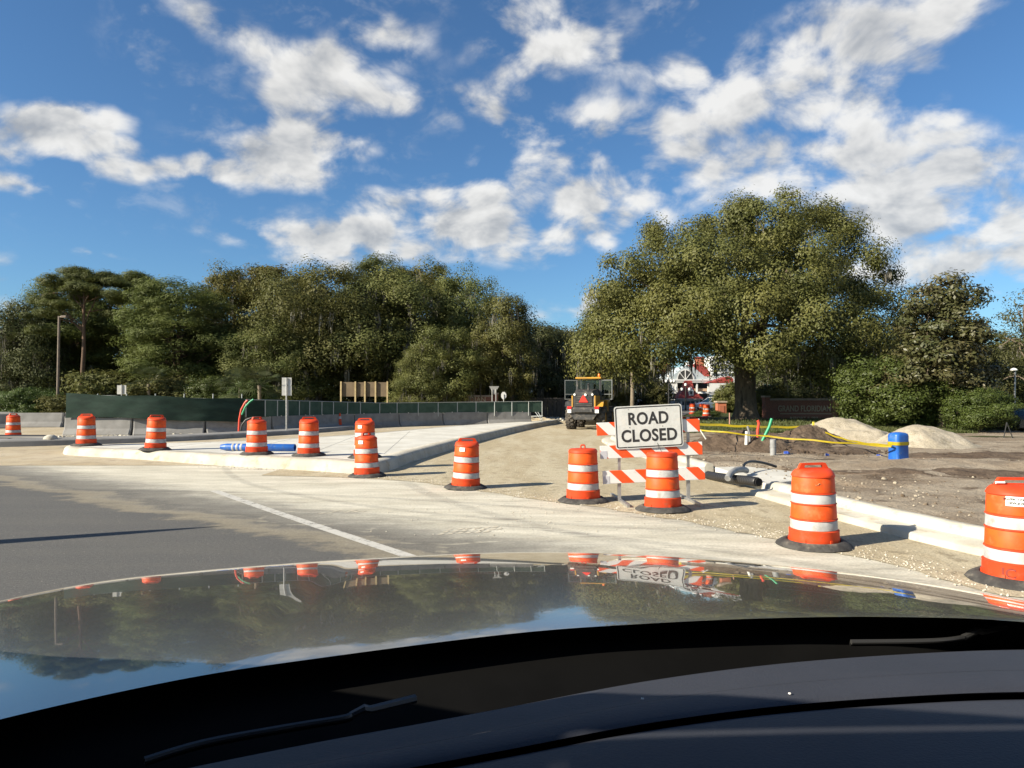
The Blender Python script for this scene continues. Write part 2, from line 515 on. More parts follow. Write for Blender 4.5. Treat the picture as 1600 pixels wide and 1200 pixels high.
sheet('ground', [(-2500, -2500), (2500, -2500), (2500, 2500), (-2500, 2500)], -.05, M_GROUND)
sheet('road', [(-90, -40), (60, -40), (60, 26), (-90, 26)], 0.0, M_ROAD)
bed = [(-4.2, 16.6), (-3.2, 16.3), (-2.0, 15.6), (-.9, 14.5), (.1, 13.3), (1.2, 12.3), (2.1, 11.3), (2.9, 10.2), (3.6, 9.1), (4.1, 8.1), (4.45, 7.0), (5.1, 6.2), (6.2, 5.4), (7.4, 4.7), (7.6, 5.2), (6.4, 7.0), (5.7, 8.8), (5.3, 11), (5.1, 14), (5.0, 36), (12, 60), (30, 70), (10, 75), (-6, 60), (-6, 17)]
edge = []
for i in range(13):
    a, b = Vector((*bed[i], 0)), Vector((*bed[i + 1], 0))
    for k in range(6):
        q = a.lerp(b, k / 6)
        w_ = mnoise.noise(Vector((q.x * 2.3, q.y * 2.3, 0))) * .10 + mnoise.noise(Vector((q.x * 9, q.y * 9, 3))) * .04
        edge.append((q.x + w_, q.y + w_))
sheet('roadbed', edge + bed[13:], .008, M_BED)

# back area behind the island: a gently higher base course
back = MB()
ys = [19.5, 24, 30, 40, 62]; zs = [.004, .10, .15, .15, .12]
xs = list(np.linspace(-90, -2.8, 12))
back.loft([[(x, y + (0 if y > 20 else 0), z) for x in xs] for y, z in zip(ys, zs)])
tag(back.build('base_course', M_TANBACK, smooth=True), kind='structure')

sheet('base_course', [(-3.2, 40), (-.6, 40), (1.0, 45), (2.6, 50.5), (3.5, 53), (7, 58), (7, 62), (-3.2, 62)], .06, M_TANBACK)
# the traffic island of new concrete
fl = [(100, 713.5), (125, 715.5), (200, 719), (300, 725), (400, 731), (500, 737), (560, 741)]
rl = [(604, 737), (640, 724), (680, 711), (750, 690), (800, 677), (840, 668), (872, 662)]
out = [gp(*p) for p in fl] + [gp(*p) for p in rl]
ZI = .30
bk = [gp(u, v, ZI) for u, v in ((838, 657.5), (777, 660.5), (701, 665.5), (625, 672), (540, 679), (400, 687), (250, 691.5), (150, 693.5), (104, 694.5))]
outline = catmull([Vector((p.x, p.y, 0)) for p in out + bk], 6, True)
TIP = Vector((out[-1].x, out[-1].y, 0))
def inset(pl, dist):
    n = len(pl); res = []
    for i in range(n):
        t = (pl[(i + 1) % n] - pl[i - 1]); t.z = 0; t.normalize()
        f_ = min(1.0, .12 + ((pl[i] - TIP).length / 5.0) ** 1.2)      # the nose narrows to a point
        res.append(pl[i] + Vector((-t.y, t.x, 0)) * dist * f_)
    return res
ar = sum(outline[i].x * outline[(i + 1) % len(outline)].y - outline[(i + 1) % len(outline)].x * outline[i].y for i in range(len(outline)))
sg = 1 if ar > 0 else -1
isl = tag(empty('traffic_island'), kind='structure')
def ring(dist, z):
    r = [Vector((p.x, p.y, z)) for p in inset(outline, dist * sg)]
    return r + [r[0]]
kb = MB().loft([ring(-.02, -.03), ring(.02, .10), ring(.05, .21), ring(.09, .26), ring(.15, ZI - .012), ring(.24, ZI), ring(.46, ZI), ring(.475, ZI - .012)])
kb.build('kerb', M_KERB, isl, smooth=50)
top = [(p.x, p.y, ZI - .006) for p in inset(outline, .46 * sg)]
so = sheet('slab', top, ZI - .006, M_CONC, None); so.parent = isl
# saw-cut joints across the slab
for (a, b) in (((345, 709), (455, 686)), ((478, 711), (556, 681)), ((215, 703), (330, 691)), ((600, 709), (640, 674))):
    p, q = gp(*a, ZI), gp(*b, ZI)
    MB().bar((p.x, p.y, ZI - .005), (q.x, q.y, ZI - .005), .012, .004).build('joint', M_BARR, isl)

# kerb and gutter on the right
def sweep(path, prof):
    """path: ground points; prof: (offset to the right of travel, z)"""
    rows = []
    n = len(path)
    for i, p in enumerate(path):
        t = (path[min(i + 1, n - 1)] - path[max(i - 1, 0)]); t.z = 0; t.normalize()
        nr = Vector((t.y, -t.x, 0))
        rows.append([Vector((p.x, p.y, 0)) + nr * o + Vector((0, 0, z)) for o, z in prof])
    return rows
GUT = [(-.02, -.02), (.0, .085), (.02, .10), (.30, .112), (.35, .125), (.39, .22), (.43, .25), (.54, .255), (.58, .235), (.59, -.02)]
kr = tag(empty('kerb_and_gutter'), kind='structure')
p1 = catmull([(11.0, 3.2, 0), (9.0, 3.9, 0), (7.5, 4.9, 0), (6.3, 6.4, 0), (5.45, 8.4, 0), (4.98, 10.4, 0), (4.72, 12.3, 0), (4.55, 13.6, 0)], 8)
for seg in range(0, len(p1) - 1, 8):
    part = p1[seg:seg + 9]
    if len(part) < 2: continue
    rows = sweep(part, GUT)
    for k, r_ in enumerate(rows):        # poured kerbs wander a little
        for q in r_: q.z += .006 * mnoise.noise(Vector((q.x * 3, q.y * 2, seg)))
    b_ = MB().loft(rows)
    b_.add(rows[0], [tuple(range(len(GUT)))]); b_.add(rows[-1], [tuple(reversed(range(len(GUT))))])
    b_.build('kerb_length', M_KERB, kr, smooth=35)
p2_ = catmull([(4.35, 17.4, 0), (4.2, 20, 0), (3.95, 24, 0), (3.75, 28, 0), (4.1, 31.5, 0), (6.0, 33.6, 0)], 6)
for seg in range(0, len(p2_) - 1, 10):
    part = p2_[seg:seg + 11]
    if len(part) < 2: continue
    rows = sweep(part, GUT)
    b_ = MB().loft(rows)
    b_.add(rows[0], [tuple(range(len(GUT)))]); b_.add(rows[-1], [tuple(reversed(range(len(GUT))))])
    b_.build('kerb_length', M_KERB, kr, smooth=35)
sl = MB().prism([(4.95, 13.9), (6.0, 14.6), (6.5, 16.0), (5.7, 17.4), (4.9, 17.2)], -.02, .185)
sl.build('inlet_slab', M_CONC, kr, bevel=.02)
# far kerb and walk behind the island
fk = tag(empty('far_kerb'), kind='structure')
fpath = catmull([gp(u, v, .15) for u, v in ((-160, 699), (0, 697), (170, 692.5), (300, 688), (400, 682.5), (500, 676), (580, 669), (650, 663), (705, 659))], 5)
fpath = [Vector((p.x, p.y, 0)) for p in fpath]
FP = [(.0, .10), (-.03, .30), (-.09, .345), (-.9, .36), (-1.2, .36), (-1.25, .1)]
for seg in range(0, len(fpath) - 1, 5):
    part = fpath[seg:seg + 6]
    rows = sweep(part, FP)
    b_ = MB().loft(rows)
    b_.add(rows[0], [tuple(range(len(FP)))]); b_.add(rows[-1], [tuple(reversed(range(len(FP))))])
    b_.build('kerb_length', M_BARR, fk, smooth=35)

# bare dirt lot on the right, lumpy
lot = MB()
KX = [(1.0, 13.2), (3.2, 11.6), (3.9, 9.6), (4.9, 8.05), (6.4, 6.85), (8.4, 6.02), (10.4, 5.55), (12.3, 5.29), (13.6, 5.12), (17.4, 4.93), (24, 4.55), (28, 4.35), (30.5, 4.7), (33.5, 6.3), (40, 6.3)]
LX0 = np.concatenate([np.linspace(0, 6.5, 70), np.linspace(6.6, 42.5, 110)])
LY = np.concatenate([np.linspace(1, 24, 150), np.linspace(24.2, 40, 60)])
rows = []
for yv in LY:
    r_ = []
    xl = float(np.interp(yv, [k_[0] for k_ in KX], [k_[1] for k_ in KX]))
    for xo in LX0:
        xv = xl + xo
        edge_f = min(1, xo / .6)
        z = .19 + .05 * edge_f * (mnoise.fractal(Vector((xv * .5, yv * .5, 0)), 1, 2, 5)) + .028 * edge_f * mnoise.noise(Vector((xv * 3.2, yv * 3.2, 5)))
        band = math.exp(-((yv - (17.5 - .28 * (xv - 9))) / 1.3) ** 2) * min(1, max(0, (xv - 7) / 2))
        z += band * .14 * (1 + .8 * mnoise.noise(Vector((xv * 1.2, yv * 1.2, 2))))
        if yv > 36: z -= (yv - 36) * .07
        if xo < 1.6 and 13.4 < yv < 17.9: z -= .07
        r_.append((xv, yv, z))
    rows.append(r_)
lot.loft(rows)
tag(lot.build('dirt_lot', M_LOT, smooth=180), kind='structure')
gr = MB(); rows = []
for yv in np.linspace(30.5, 95, 40):
    rows.append([(xv, yv, .14 + .08 * mnoise.noise(Vector((xv * .15, yv * .15, 1))) + min(.25, max(0, (yv - 33) * .02))) for xv in np.linspace(6.8, 70, 60)])
gr.loft(rows)
tag(gr.build('grass_verge', M_GRASS, smooth=True), kind='structure')
gl = MB(); rows = []
for yv in np.linspace(40, 100, 20):
    rows.append([(xv, yv, .06 + .1 * mnoise.noise(Vector((xv * .15, yv * .15, 4))) + max(0, min(.3, (yv - 46) * .02))) for xv in np.linspace(-110, -8, 50)])
gl.loft(rows)
tag(gl.build('woodland_floor', M_GROUND, smooth=True), kind='structure')
sheet('hotel_drive', [(9, 58), (14, 58), (30, 110), (60, 170), (10, 170), (12, 100)], .45, mat('old_asphalt', (.12, .115, .108), .9, var=(.16, .155, .145), scale=2, spec=.2))

# painted line and dusty tread prints
M_PAINT = bpy.data.materials.new('worn_paint'); M_PAINT.use_nodes = True
t = NT(M_PAINT.node_tree); pp = t.n['Principled BSDF']
pv = t.node('ShaderNodeTexCoord').outputs['Object']
pn = t.math('ADD', t.math('MULTIPLY', t.noise(pv, 7.0, 8.0, .7), .7), t.math('MULTIPLY', t.noise(pv, 55.0, 4.0, .7), .3))
pp.inputs['Base Color'].default_value = (.46, .45, .41, 1); pp.inputs['Roughness'].default_value = .7
tr = t.node('ShaderNodeBsdfTransparent'); mx = t.node('ShaderNodeMixShader')
t.l.new(t.sstep(pn, .34, .50), mx.inputs[0]); t.l.new(tr.outputs[0], mx.inputs[1]); t.l.new(pp.outputs[0], mx.inputs[2]); t.l.new(mx.outputs[0], t.n['Material Output'].inputs[0])
def strip(name, pts, wd, z, m):
    rows = sweep([Vector((p.x, p.y, 0)) for p in pts], [(-wd / 2, z), (wd / 2, z)])
    return tag(MB().loft(rows).build(name, m), kind='structure')
strip('lane_line', catmull([gp(335, 767), gp(400, 790), gp(480, 817), gp(640, 870), gp(800, 925), gp(1000, 1010)], 8), .17, .005, M_PAINT)
M_DUST = mat('dry_dust', (.52, .48, .39), .95, var=(.42, .38, .30), scale=8, spec=.1)
tp = MB()
for (u0, v0, nu, nv) in ((497, 803, 6, 2), (682, 836, 7, 3)):
    c0 = gp(u0, v0)
    for i in range(nu):
        for j in range(nv):
            if rnd.random() < .12: continue
            x = c0.x + i * .125 + j * .05 + rnd.uniform(-.01, .01); y = c0.y + j * .17 + i * .035
            s_ = rnd.uniform(.8, 1.05)
            tp.add([(x, y, .0045), (x + .075 * s_, y + .015, .0045), (x + .125 * s_, y + .12 * s_, .0045), (x + .045, y + .11 * s_, .0045)], [(0, 1, 2, 3)])
tag(tp.build('tread_prints', M_DUST), 'pale dusty tyre tread prints on the pavement', kind='stuff')

# loose stones: edge of the pavement, island foot, lot
def stones(name, label, spots, m, seed):
    rg = random.Random(seed); b = MB()
    for (x, y, z, s_) in spots:
        k = [Vector((rg.uniform(-1, 1), rg.uniform(-1, 1), 0)) for _ in range(1)]
        a0 = rg.uniform(0, 6.28)
        base = [(x + s_ * math.cos(a0 + i * 1.257) * rg.uniform(.6, 1), y + s_ * math.sin(a0 + i * 1.257) * rg.uniform(.6, 1), z - s_ * .2) for i in range(5)]
        mid = [(x + s_ * .75 * math.cos(a0 + .5 + i * 1.257) * rg.uniform(.6, 1), y + s_ * .75 * math.sin(a0 + .5 + i * 1.257) * rg.uniform(.6, 1), z + s_ * rg.uniform(.25, .5)) for i in range(5)]
        topv = [(x + rg.uniform(-.2, .2) * s_, y + rg.uniform(-.2, .2) * s_, z + s_ * .65)]
        b.add(base + mid + topv, [(i, (i + 1) % 5, 5 + i) for i in range(5)] + [((i + 1) % 5, 5 + (i + 1) % 5, 5 + i) for i in range(5)] + [(5 + i, 5 + (i + 1) % 5, 10) for i in range(5)])
    return tag(b.build(name, m), label, kind='stuff')
M_STONE = mat('limestone_chips', (.48, .45, .38), .9, var=(.33, .30, .24), scale=3, spec=.2)
sp = []
for i in range(1500):            # along the ragged pavement edge
    k = rnd.randrange(len(edge) - 1); e = edge[k]
    g_ = abs(rnd.gauss(0, .35))
    sp.append((e[0] + g_ * .6 + rnd.gauss(0, .06), e[1] + g_ * .8, .008, rnd.uniform(.006, .02)))
for i in range(700):
    q = gp(*rnd.choice(fl[1:])).lerp(gp(*rnd.choice(fl[1:])), rnd.random())
for i in range(600):
    k = rnd.randrange(1, len(fl) - 1); q = gp(*fl[k]).lerp(gp(*fl[k + 1]), rnd.random())
    sp.append((q.x + rnd.gauss(0, .1), q.y - abs(rnd.gauss(0, .22)) - .05, .0, rnd.uniform(.008, .03)))
for i in range(1500):
    sp.append((rnd.uniform(-2, 4.6), rnd.uniform(9.5, 24), .008, rnd.uniform(.005, .016)))
stones('loose_stones', 'small limestone chips strewn along the pavement edge and roadbed', sp, M_STONE, 3)
sp = []
def lotz(x, y):
    return .20
for i in range(1500):
    y = rnd.uniform(7, 24); x = float(np.interp(y, [k_[0] for k_ in KX], [k_[1] for k_ in KX])) + .15 + abs(rnd.gauss(0, 4.5))
    sp.append((x, y, .195 + .05 * mnoise.fractal(Vector((x * .5, y * .5, 0)), 1, 2, 5), rnd.uniform(.008, .03) * (2.0 if rnd.random() < .06 else 1)))
stones('dirt_clods', 'pale stones and dirt clods strewn over the bare lot', sp, mat('dirt_clods', (.33, .29, .225), .95, var=(.12, .09, .062), scale=1.6, lo=.42, hi=.50, spec=.1), 4)
sp = []
for (u0, u1, v0, v1, n_, s0, s1) in ((82, 125, 683, 689, 70, .05, .16), (160, 205, 681, 684, 60, .04, .11), (270, 345, 673, 681, 110, .05, .15), (640, 700, 648, 657, 50, .08, .26), (705, 880, 652, 657.5, 420, .08, .30), (620, 660, 655, 660, 20, .05, .2)):
    for i in range(n_):
        zg = .08 if u0 == 705 else .16
        q = gp(rnd.uniform(u0, u1), rnd.uniform(v0, v1), zg)
        sp.append((q.x, q.y, zg, rnd.uniform(s0, s1)))
stones('rubble', 'broken concrete rubble strewn in front of the barriers', sp, M_STONE, 5)
# ------------------------------------------------------------------ traffic drums
M_OR = mat('drum_plastic', (.62, .062, .014), .55, var=(.54, .05, .014), scale=3, spec=.25, dirt=(.36, .085, .04), dscale=5, rand=True)
M_ORB = mat('orange_sheeting', (.70, .088, .010), .55, var=(.60, .068, .010), scale=6, spec=.25, dirt=(.42, .12, .035), dscale=6, rand=True)
M_WHB = mat('white_sheeting', (.42, .42, .41), .5, var=(.33, .33, .325), scale=8, spec=.3, dirt=(.24, .22, .185), dscale=7, rand=True)
M_RUB = mat('tyre_rubber', (.035, .034, .033), .85, var=(.065, .062, .057), scale=6, bump=.5, bscale=30, spec=.3, dirt=(.15, .135, .11), dscale=5)
M_BLK = mat('black_print', (.02, .02, .02), .6)
M_STK = mat('white_sticker', (.78, .78, .75), .5, var=(.70, .69, .65), scale=12)
def drum_r(z): return .289 - .040 * (z / .93)
BANDS = [(.055, .20, 0), (.225, .325, 'w'), (.35, .515, 'o'), (.545, .645, 'w'), (.67, .835, 'o')]
NS = 40
prof = [(.292, .035), (.296, .06), (.293, .195), (.296, .205)]
zb = .21
for (z0, z1) in ((.215, .335), (.352, .528), (.542, .662), (.678, .868)):
    prof += [(drum_r(z0) + .006, z0 - .006), (drum_r(z0) - .007, z0 + .002), (drum_r(z1) - .007, z1 - .002), (drum_r(z1) + .006, z1 + .006)]
prof += [(drum_r(.86) + .004, .885), (drum_r(.86), .895)]
def drum_body(kind):
    b = MB().lathe(prof, NS, cap0=True)
    base = len(prof) - 1
    if kind == 'flat':
        b.lathe([(drum_r(.86), .895), (drum_r(.86) - .004, .915), (.225, .935), (.10, .94), (.001, .94)], NS)
    else:
        # shoulders: slope in from two sides, leaving a ridge that carries the handle
        r0 = drum_r(.86); rows = []
        for (zz, fx, fy) in ((.895, 1, 1), (.912, .975, .95), (.935, .95, .76), (.955, .92, .52), (.963, .88, .36), (.966, .6, .2), (.966, .0, .0)):
            rows.append([(r0 * fx * math.cos(2 * PI * k / NS), r0 * fy * math.sin(2 * PI * k / NS), zz) for k in range(NS + 1)])
        b.loft(rows)
    # moulded feet pockets
    for a in (.5, 1.6, 2.7, 3.8, 4.9, 5.9):
        Mx = Matrix.Rotation(a, 4, 'Z')
        b.box(.286, .304, -.018, .018, .045, .105, Mx)
    return b
def band_mesh(z0, z1, n=NS):
    b = MB().lathe([(drum_r(z0) - .006, z0), (drum_r(z0) - .0035, z0 + .003), (drum_r(z1) - .0035, z1 - .003), (drum_r(z1) - .006, z1)], n)
    return b
def handle_wide():
    b = MB()
    o = [(-.215, .935), (.215, .935), (.165, 1.028), (.152, 1.035), (-.152, 1.035), (-.165, 1.028)]
    i = [(-.125, .978), (.130, .975), (.118, 1.003), (.110, 1.009), (-.110, 1.009), (-.118, 1.003)]
    n = 6
    for y, off in ((-.022, 0), (.022, 1)):
        vs = [(x, y, z) for x, z in o] + [(x, y, z) for x, z in i]
        b.add(vs, [(k, (k + 1) % n, n + (k + 1) % n, n + k) for k in range(n)])
    vs = [(x, -.022, z) for x, z in o] + [(x, .022, z) for x, z in o]
    b.add(vs, [(k, n + k, n + (k + 1) % n, (k + 1) % n) for k in range(n)])
    vs = [(x, -.022, z) for x, z in i] + [(x, .022, z) for x, z in i]
    b.add(vs, [(k, (k + 1) % n, n + (k + 1) % n, n + k) for k in range(n)])
    return b
def handle_ring():
    b = MB()
    pts = [(-.035, 0, .925), (-.036, 0, .985), (-.025, 0, 1.0), (.025, 0, 1.0), (.036, 0, .985), (.035, 0, .925)]
    return b.tube(pts, .013, 8)
def rubber_base(seed):
    rg = random.Random(seed); b = MB(); rows = []
    for (r, z) in ((.30, .035), (.315, .075), (.345, .08), (.40, .05), (.44, .022), (.452, .006), (.44, -.004)):
        row = []
        for k in range(NS + 1):
            a = 2 * PI * (k % NS) / NS
            w_ = 1 + .05 * mnoise.noise(Vector((math.cos(a) * 1.5, math.sin(a) * 1.5, seed))) * (1 if r > .35 else .2)
            zz = z + (.018 * mnoise.noise(Vector((math.cos(a) * 2.2, math.sin(a) * 2.2, seed + 9))) if .35 < r < .47 else 0)
            row.append((r * w_ * math.cos(a), r * w_ * math.sin(a), max(zz, -.004)))
        rows.append(row)
    return b.loft(rows)
def sticker_mesh(a0, a1, z0, z1, lift):
    rows = []
    for z in (z0, z1):
        rows.append([((drum_r(z) + lift) * math.cos(a0 + (a1 - a0) * k / 8), (drum_r(z) + lift) * math.sin(a0 + (a1 - a0) * k / 8), z) for k in range(9)])
    return MB().loft(rows)
def curved_text(body, size, a_mid, zc, lift, bold=.0):
    me = text_mesh(body, size, .0006, bold)
    for v in me.vertices:
        a = a_mid + v.co.x / drum_r(zc); r = drum_r(zc) + lift + v.co.z; z = zc + v.co.y
        v.co = (r * math.cos(a), r * math.sin(a), z)
    me.materials.append(M_BLK)
    return me
DM = {k: drum_body(k).mesh('body', M_OR, smooth=32) for k in ('wide', 'flat')}
DB = [band_mesh(.219, .331).mesh('white_band', M_WHB, smooth=40), band_mesh(.356, .524).mesh('orange_band', M_ORB, smooth=40), band_mesh(.546, .658).mesh('white_band', M_WHB, smooth=40), band_mesh(.682, .864).mesh('orange_band', M_ORB, smooth=40)]
DH = {'wide': handle_wide().mesh('handle', M_OR), 'ring': handle_ring().mesh('handle', M_OR, smooth=True)}
DR = [rubber_base(s).mesh('rubber_base', M_RUB, smooth=60) for s in (1, 2, 3)]
DRUMS = [  # x-pixel, height level, distance, handle, turn, lean, sticker, label
    (22, .18, 30.0, 'wide', 75, 0, 0, 'orange and white traffic drum at the far left, by the grey barrier end'),
    (136, ZI, 23.3, 'wide', 10, 0, 0, 'orange traffic drum on the left tip of the concrete island'),
    (244, ZI, 21.3, 'wide', 40, 1, 0, 'orange traffic drum with dark base between the left island tip and the blue post'),
    (402, ZI, 19.7, 'wide', 70, 0, 0, 'orange traffic drum standing in front of the fallen blue post'),
    (483, ZI, 19.2, 'wide', 20, 0, 0, 'orange traffic drum just right of the fallen blue post'),
    (571, ZI, 18.6, 'wide', 5, 0, 1, 'orange traffic drum on the island corner, partly hidden behind a nearer drum'),
    (574, .006, 16.8, 'wide', 70, -1, 1, 'dirty orange traffic drum on the pavement before the island corner'),
    (728, .008, 14.6, 'wide', 15, 1, 1, 'orange traffic drum alone at the mouth of the closed road'),
    (911, .008, 12.75, 'ring', 0, 0, 0, 'orange traffic drum with a small loop handle left of the road closed barricade'),
    (1035, .008, 11.75, 'flat', 0, -1, 0, 'orange traffic drum with a flat top standing in front of the striped barricade'),
    (1270, .006, 8.95, 'wide', 8, 0, 2, 'orange traffic drum with a torn upper band near the right kerb'),
    (1584, .006, 7.2, 'wide', -4, 0, 3, 'large orange traffic drum with lettered sticker cut off by the right frame edge')]
for i, (u, z, Y, kind, turn, lean, stk, label) in enumerate(DRUMS):
    p = at(u, 600, Y)
    r0 = thing('traffic_drum', label, 'traffic drum', (p.x, Y, z), R(turn), 'traffic drums')
    r0.rotation_euler = (R(lean * 1.3), R(lean * .8 + ((i * 37) % 5 - 2) * .3), R(turn))
    r0.scale = (1 + ((i * 13) % 7 - 3) * .006, 1 + ((i * 29) % 7 - 3) * .008, 1 + ((i * 17) % 7 - 3) * .004)
    link('body', DM['flat' if kind in ('flat', 'ring') else 'wide'], r0)
    for me in DB: link(me.name.split('.')[0], me, r0)
    if kind != 'flat': link('handle', DH[kind], r0)
    link('rubber_base', DR[i % 3], r0).rotation_euler = (0, 0, i * 1.1)
    fa = -PI / 2 - R(turn)                 # the side that faces the road users
    if stk == 1:
        link('sticker', sticker_mesh(fa - .55, fa - .1, .775, .855, .006).mesh('sticker', M_STK, smooth=True), r0)
    if stk == 2:
        b = MB(); pts = []
        for k in range(9):
            a = fa - .3 + k * .035; pts.append(((drum_r(.80) + .002) * math.cos(a), (drum_r(.80) + .002) * math.sin(a), .795 - .012 * math.sin(k * .8) - .01 * (k % 3 == 1)))
        b.tube(pts, [.002, .003, .004, .005, .004, .006, .004, .003, .002], 5).build('torn_edge', mat('torn_sheeting', (.42, .20, .09), .8), r0)
    if stk == 3:
        fa += .12
        link('sticker', sticker_mesh(fa - 1.05, fa - .20, .775, .868, .005).mesh('sticker', M_STK, smooth=True), r0)
        s1 = link('lettering', curved_text('TRAFFIC CONTROL', .030, fa - .62, .84, .006, .0012), r0)
        s2 = link('lettering', curved_text('DEVICE (2782)', .030, fa - .62, .803, .006, .0012), r0)
        s3 = link('lettering', curved_text('IC', .13, fa - .95, .12, .012, .003), r0); s3.data.materials[0] = mat('moulded_letters', (.20, .02, .008), .6)
        MB().tube([(-.205, -.03, .985), (-.12, -.03, .985)], .013, 10).build('reflector_stub', M_STK, r0, smooth=True)

# ------------------------------------------------------------------ road closed barricade
M_GALV = mat('galvanised_steel', (.42, .42, .41), .45, .7, var=(.33, .33, .32), scale=8)
M_SIGNW = mat('white_sign_face', (.56, .57, .545), .42, var=(.50, .51, .485), scale=9, spec=.4, dirt=(.58, .57, .52), dscale=6)
M_RAILG = mat('bare_rail_end', (.42, .43, .46), .6)
def stripe_mat():
    m = bpy.data.materials.new('striped_sheeting'); m.use_nodes = True
    t = NT(m.node_tree); p = t.n['Principled BSDF']
    v = t.node('ShaderNodeTexCoord').outputs['Object']
    x, y, z = t.sep(v)
    f = t.math('FLOORED_MODULO', t.math('ADD', t.math('ADD', x, z), 5.06), .462)
    wear = t.noise(v, 18.0, 7.0, .65)
    edge_ = t.math('ADD', f, t.math('MULTIPLY', t.math('SUBTRACT', wear, .5), .004))
    o = t.math('GREATER_THAN', edge_, .236)
    wh = t.mix(t.sstep(wear, .55, .75), (.64, .64, .62, 1), (.50, .49, .46, 1))
    og = t.mix(t.sstep(wear, .5, .72), (.70, .075, .012, 1), (.58, .09, .03, 1))
    t.l.new(t.mix(o, wh, og), p.inputs['Base Color']); p.inputs['Roughness'].default_value = .38
    return m
M_STRIPE = stripe_mat()
YB = 12.75
pb = at(1018, 600, YB)
bar = thing('barricade', 'three-rail orange and white striped barricade carrying the road closed sign', 'barricade', (pb.x, YB, .008), R(3))
tilt = Matrix.Rotation(R(-3.2), 4, 'Y')
def rail(zc, x0, x1):
    o = MB().box(x0, x1, -.022, .0, -.115, .115).build('rail', M_STRIPE, bar, bevel=.006)
    o.location = (0, -.03, zc); o.rotation_euler = (0, R(-2.2), 0)
    return o
def zpx(v): return CAM_H - .008 + (622 - v) / F_PX * YB
for v_, u0, u1 in ((667, 931, 1093), (703, 936, 1097), (742, 940, 1101)):
    o = rail(zpx(v_), (u0 - 1018) / F_PX * YB, (u1 - 1018) / F_PX * YB)
    MB().box((u0 - 1018) / F_PX * YB, (u0 - 1018) / F_PX * YB + .12, -.004, 0, -.115, .02 if v_ > 680 else -.1).build('bare_end', M_RAILG, o, loc=(0, -.0225, 0)) if v_ > 680 else None
for u in (967, 1076):
    x = (u - 1018) / F_PX * YB
    MB().box(x - .022, x + .022, 0, .044, .03, 1.50).build('post', M_GALV, bar)
    MB().box(x - .028, x + .028, -.006, .05, .03, .36).build('post_sleeve', M_GALV, bar)
    MB().box(x - .025, x + .025, -.75, .75, .0, .05).build('foot', M_GALV, bar)
# the sign panel
sg_ = thing('road_closed_sign', 'white rectangular sign reading ROAD CLOSED in black, hung on the barricade', 'sign', (at(1013, 600, YB - .06).x, YB - .08, .008))
sc = empty('panel_tilt'); COL.objects.unlink(sc); bpy.data.objects.remove(sc)
def rrect(w_, h_, r_, n=6):
    pts = []
    for cx, cy, a0 in ((w_ / 2 - r_, h_ / 2 - r_, 0), (-w_ / 2 + r_, h_ / 2 - r_, 90), (-w_ / 2 + r_, -h_ / 2 + r_, 180), (w_ / 2 - r_, -h_ / 2 + r_, 270)):
        for k in range(n + 1):
            a = R(a0 + 90 * k / n); pts.append((cx + r_ * math.cos(a), cy + r_ * math.sin(a)))
    return pts
zs_ = zpx(666)
TS = Matrix.Translation((0, 0, zs_)) @ Matrix.Rotation(R(-2.9), 4, 'Y') @ Matrix.Rotation(R(2), 4, 'Z')
def put(o):
    o.matrix_local = TS; return o
pl = put(MB().yprism(rrect(1.215, .76, .05), -.004, .004).build('panel', M_SIGNW, sg_))
a_ = rrect(1.18, .725, .04); b2 = rrect(1.142, .687, .03)
n = len(a_)
fr = MB().add([(x, -.0065, z) for x, z in a_] + [(x, -.0065, z) for x, z in b2], [(k, (k + 1) % n, n + (k + 1) % n, n + k) for k in range(n)])
put(fr.build('border', M_BLK, sg_))
for body, zc, wd in (('ROAD', .152, .72), ('CLOSED', -.152, 1.0)):
    me = text_mesh(body, .27, .001, .007, 1.05)
    xs_ = [v.co.x for v in me.vertices]; ys_ = [v.co.y for v in me.vertices]
    kx = wd / (max(xs_) - min(xs_)); cx = (max(xs_) + min(xs_)) / 2; ky = .225 / (max(ys_) - min(ys_)); cy = (max(ys_) + min(ys_)) / 2
    for v in me.vertices: v.co = ((v.co.x - cx) * kx, -.0065 - v.co.z, (v.co.y - cy) * ky + zc)
    me.materials.append(M_BLK)
    put(link('lettering', me, sg_))
for x, z in ((-.34, -.005), (.25, -.005), (-.35, .32), (.34, .30), (-.4, -.355), (.22, -.355)):
    put(MB().lathe([(.001, .003), (.008, .002), (.009, 0)], 10, c=(x, -.0045, z), M=Matrix.Rotation(PI / 2, 4, 'X')).build('bolt', M_GALV if abs(z) > .1 else M_BLK, sg_))
# tie wire over the middle rail
wr = MB().tube([(at(1033, 705, YB - .3).x, YB - .1, zpx(700)), (at(1030, 700, YB - .3).x, YB - .16, zpx(690)), (at(1036, 705, YB - .3).x, YB - .15, zpx(703)), (at(1042, 708, YB - .3).x, YB - .12, zpx(706))], .004, 5)
tag(wr.build('tie_wire', M_BLK), 'thin dark tie wire sticking up from the middle barricade rail', 'wire')

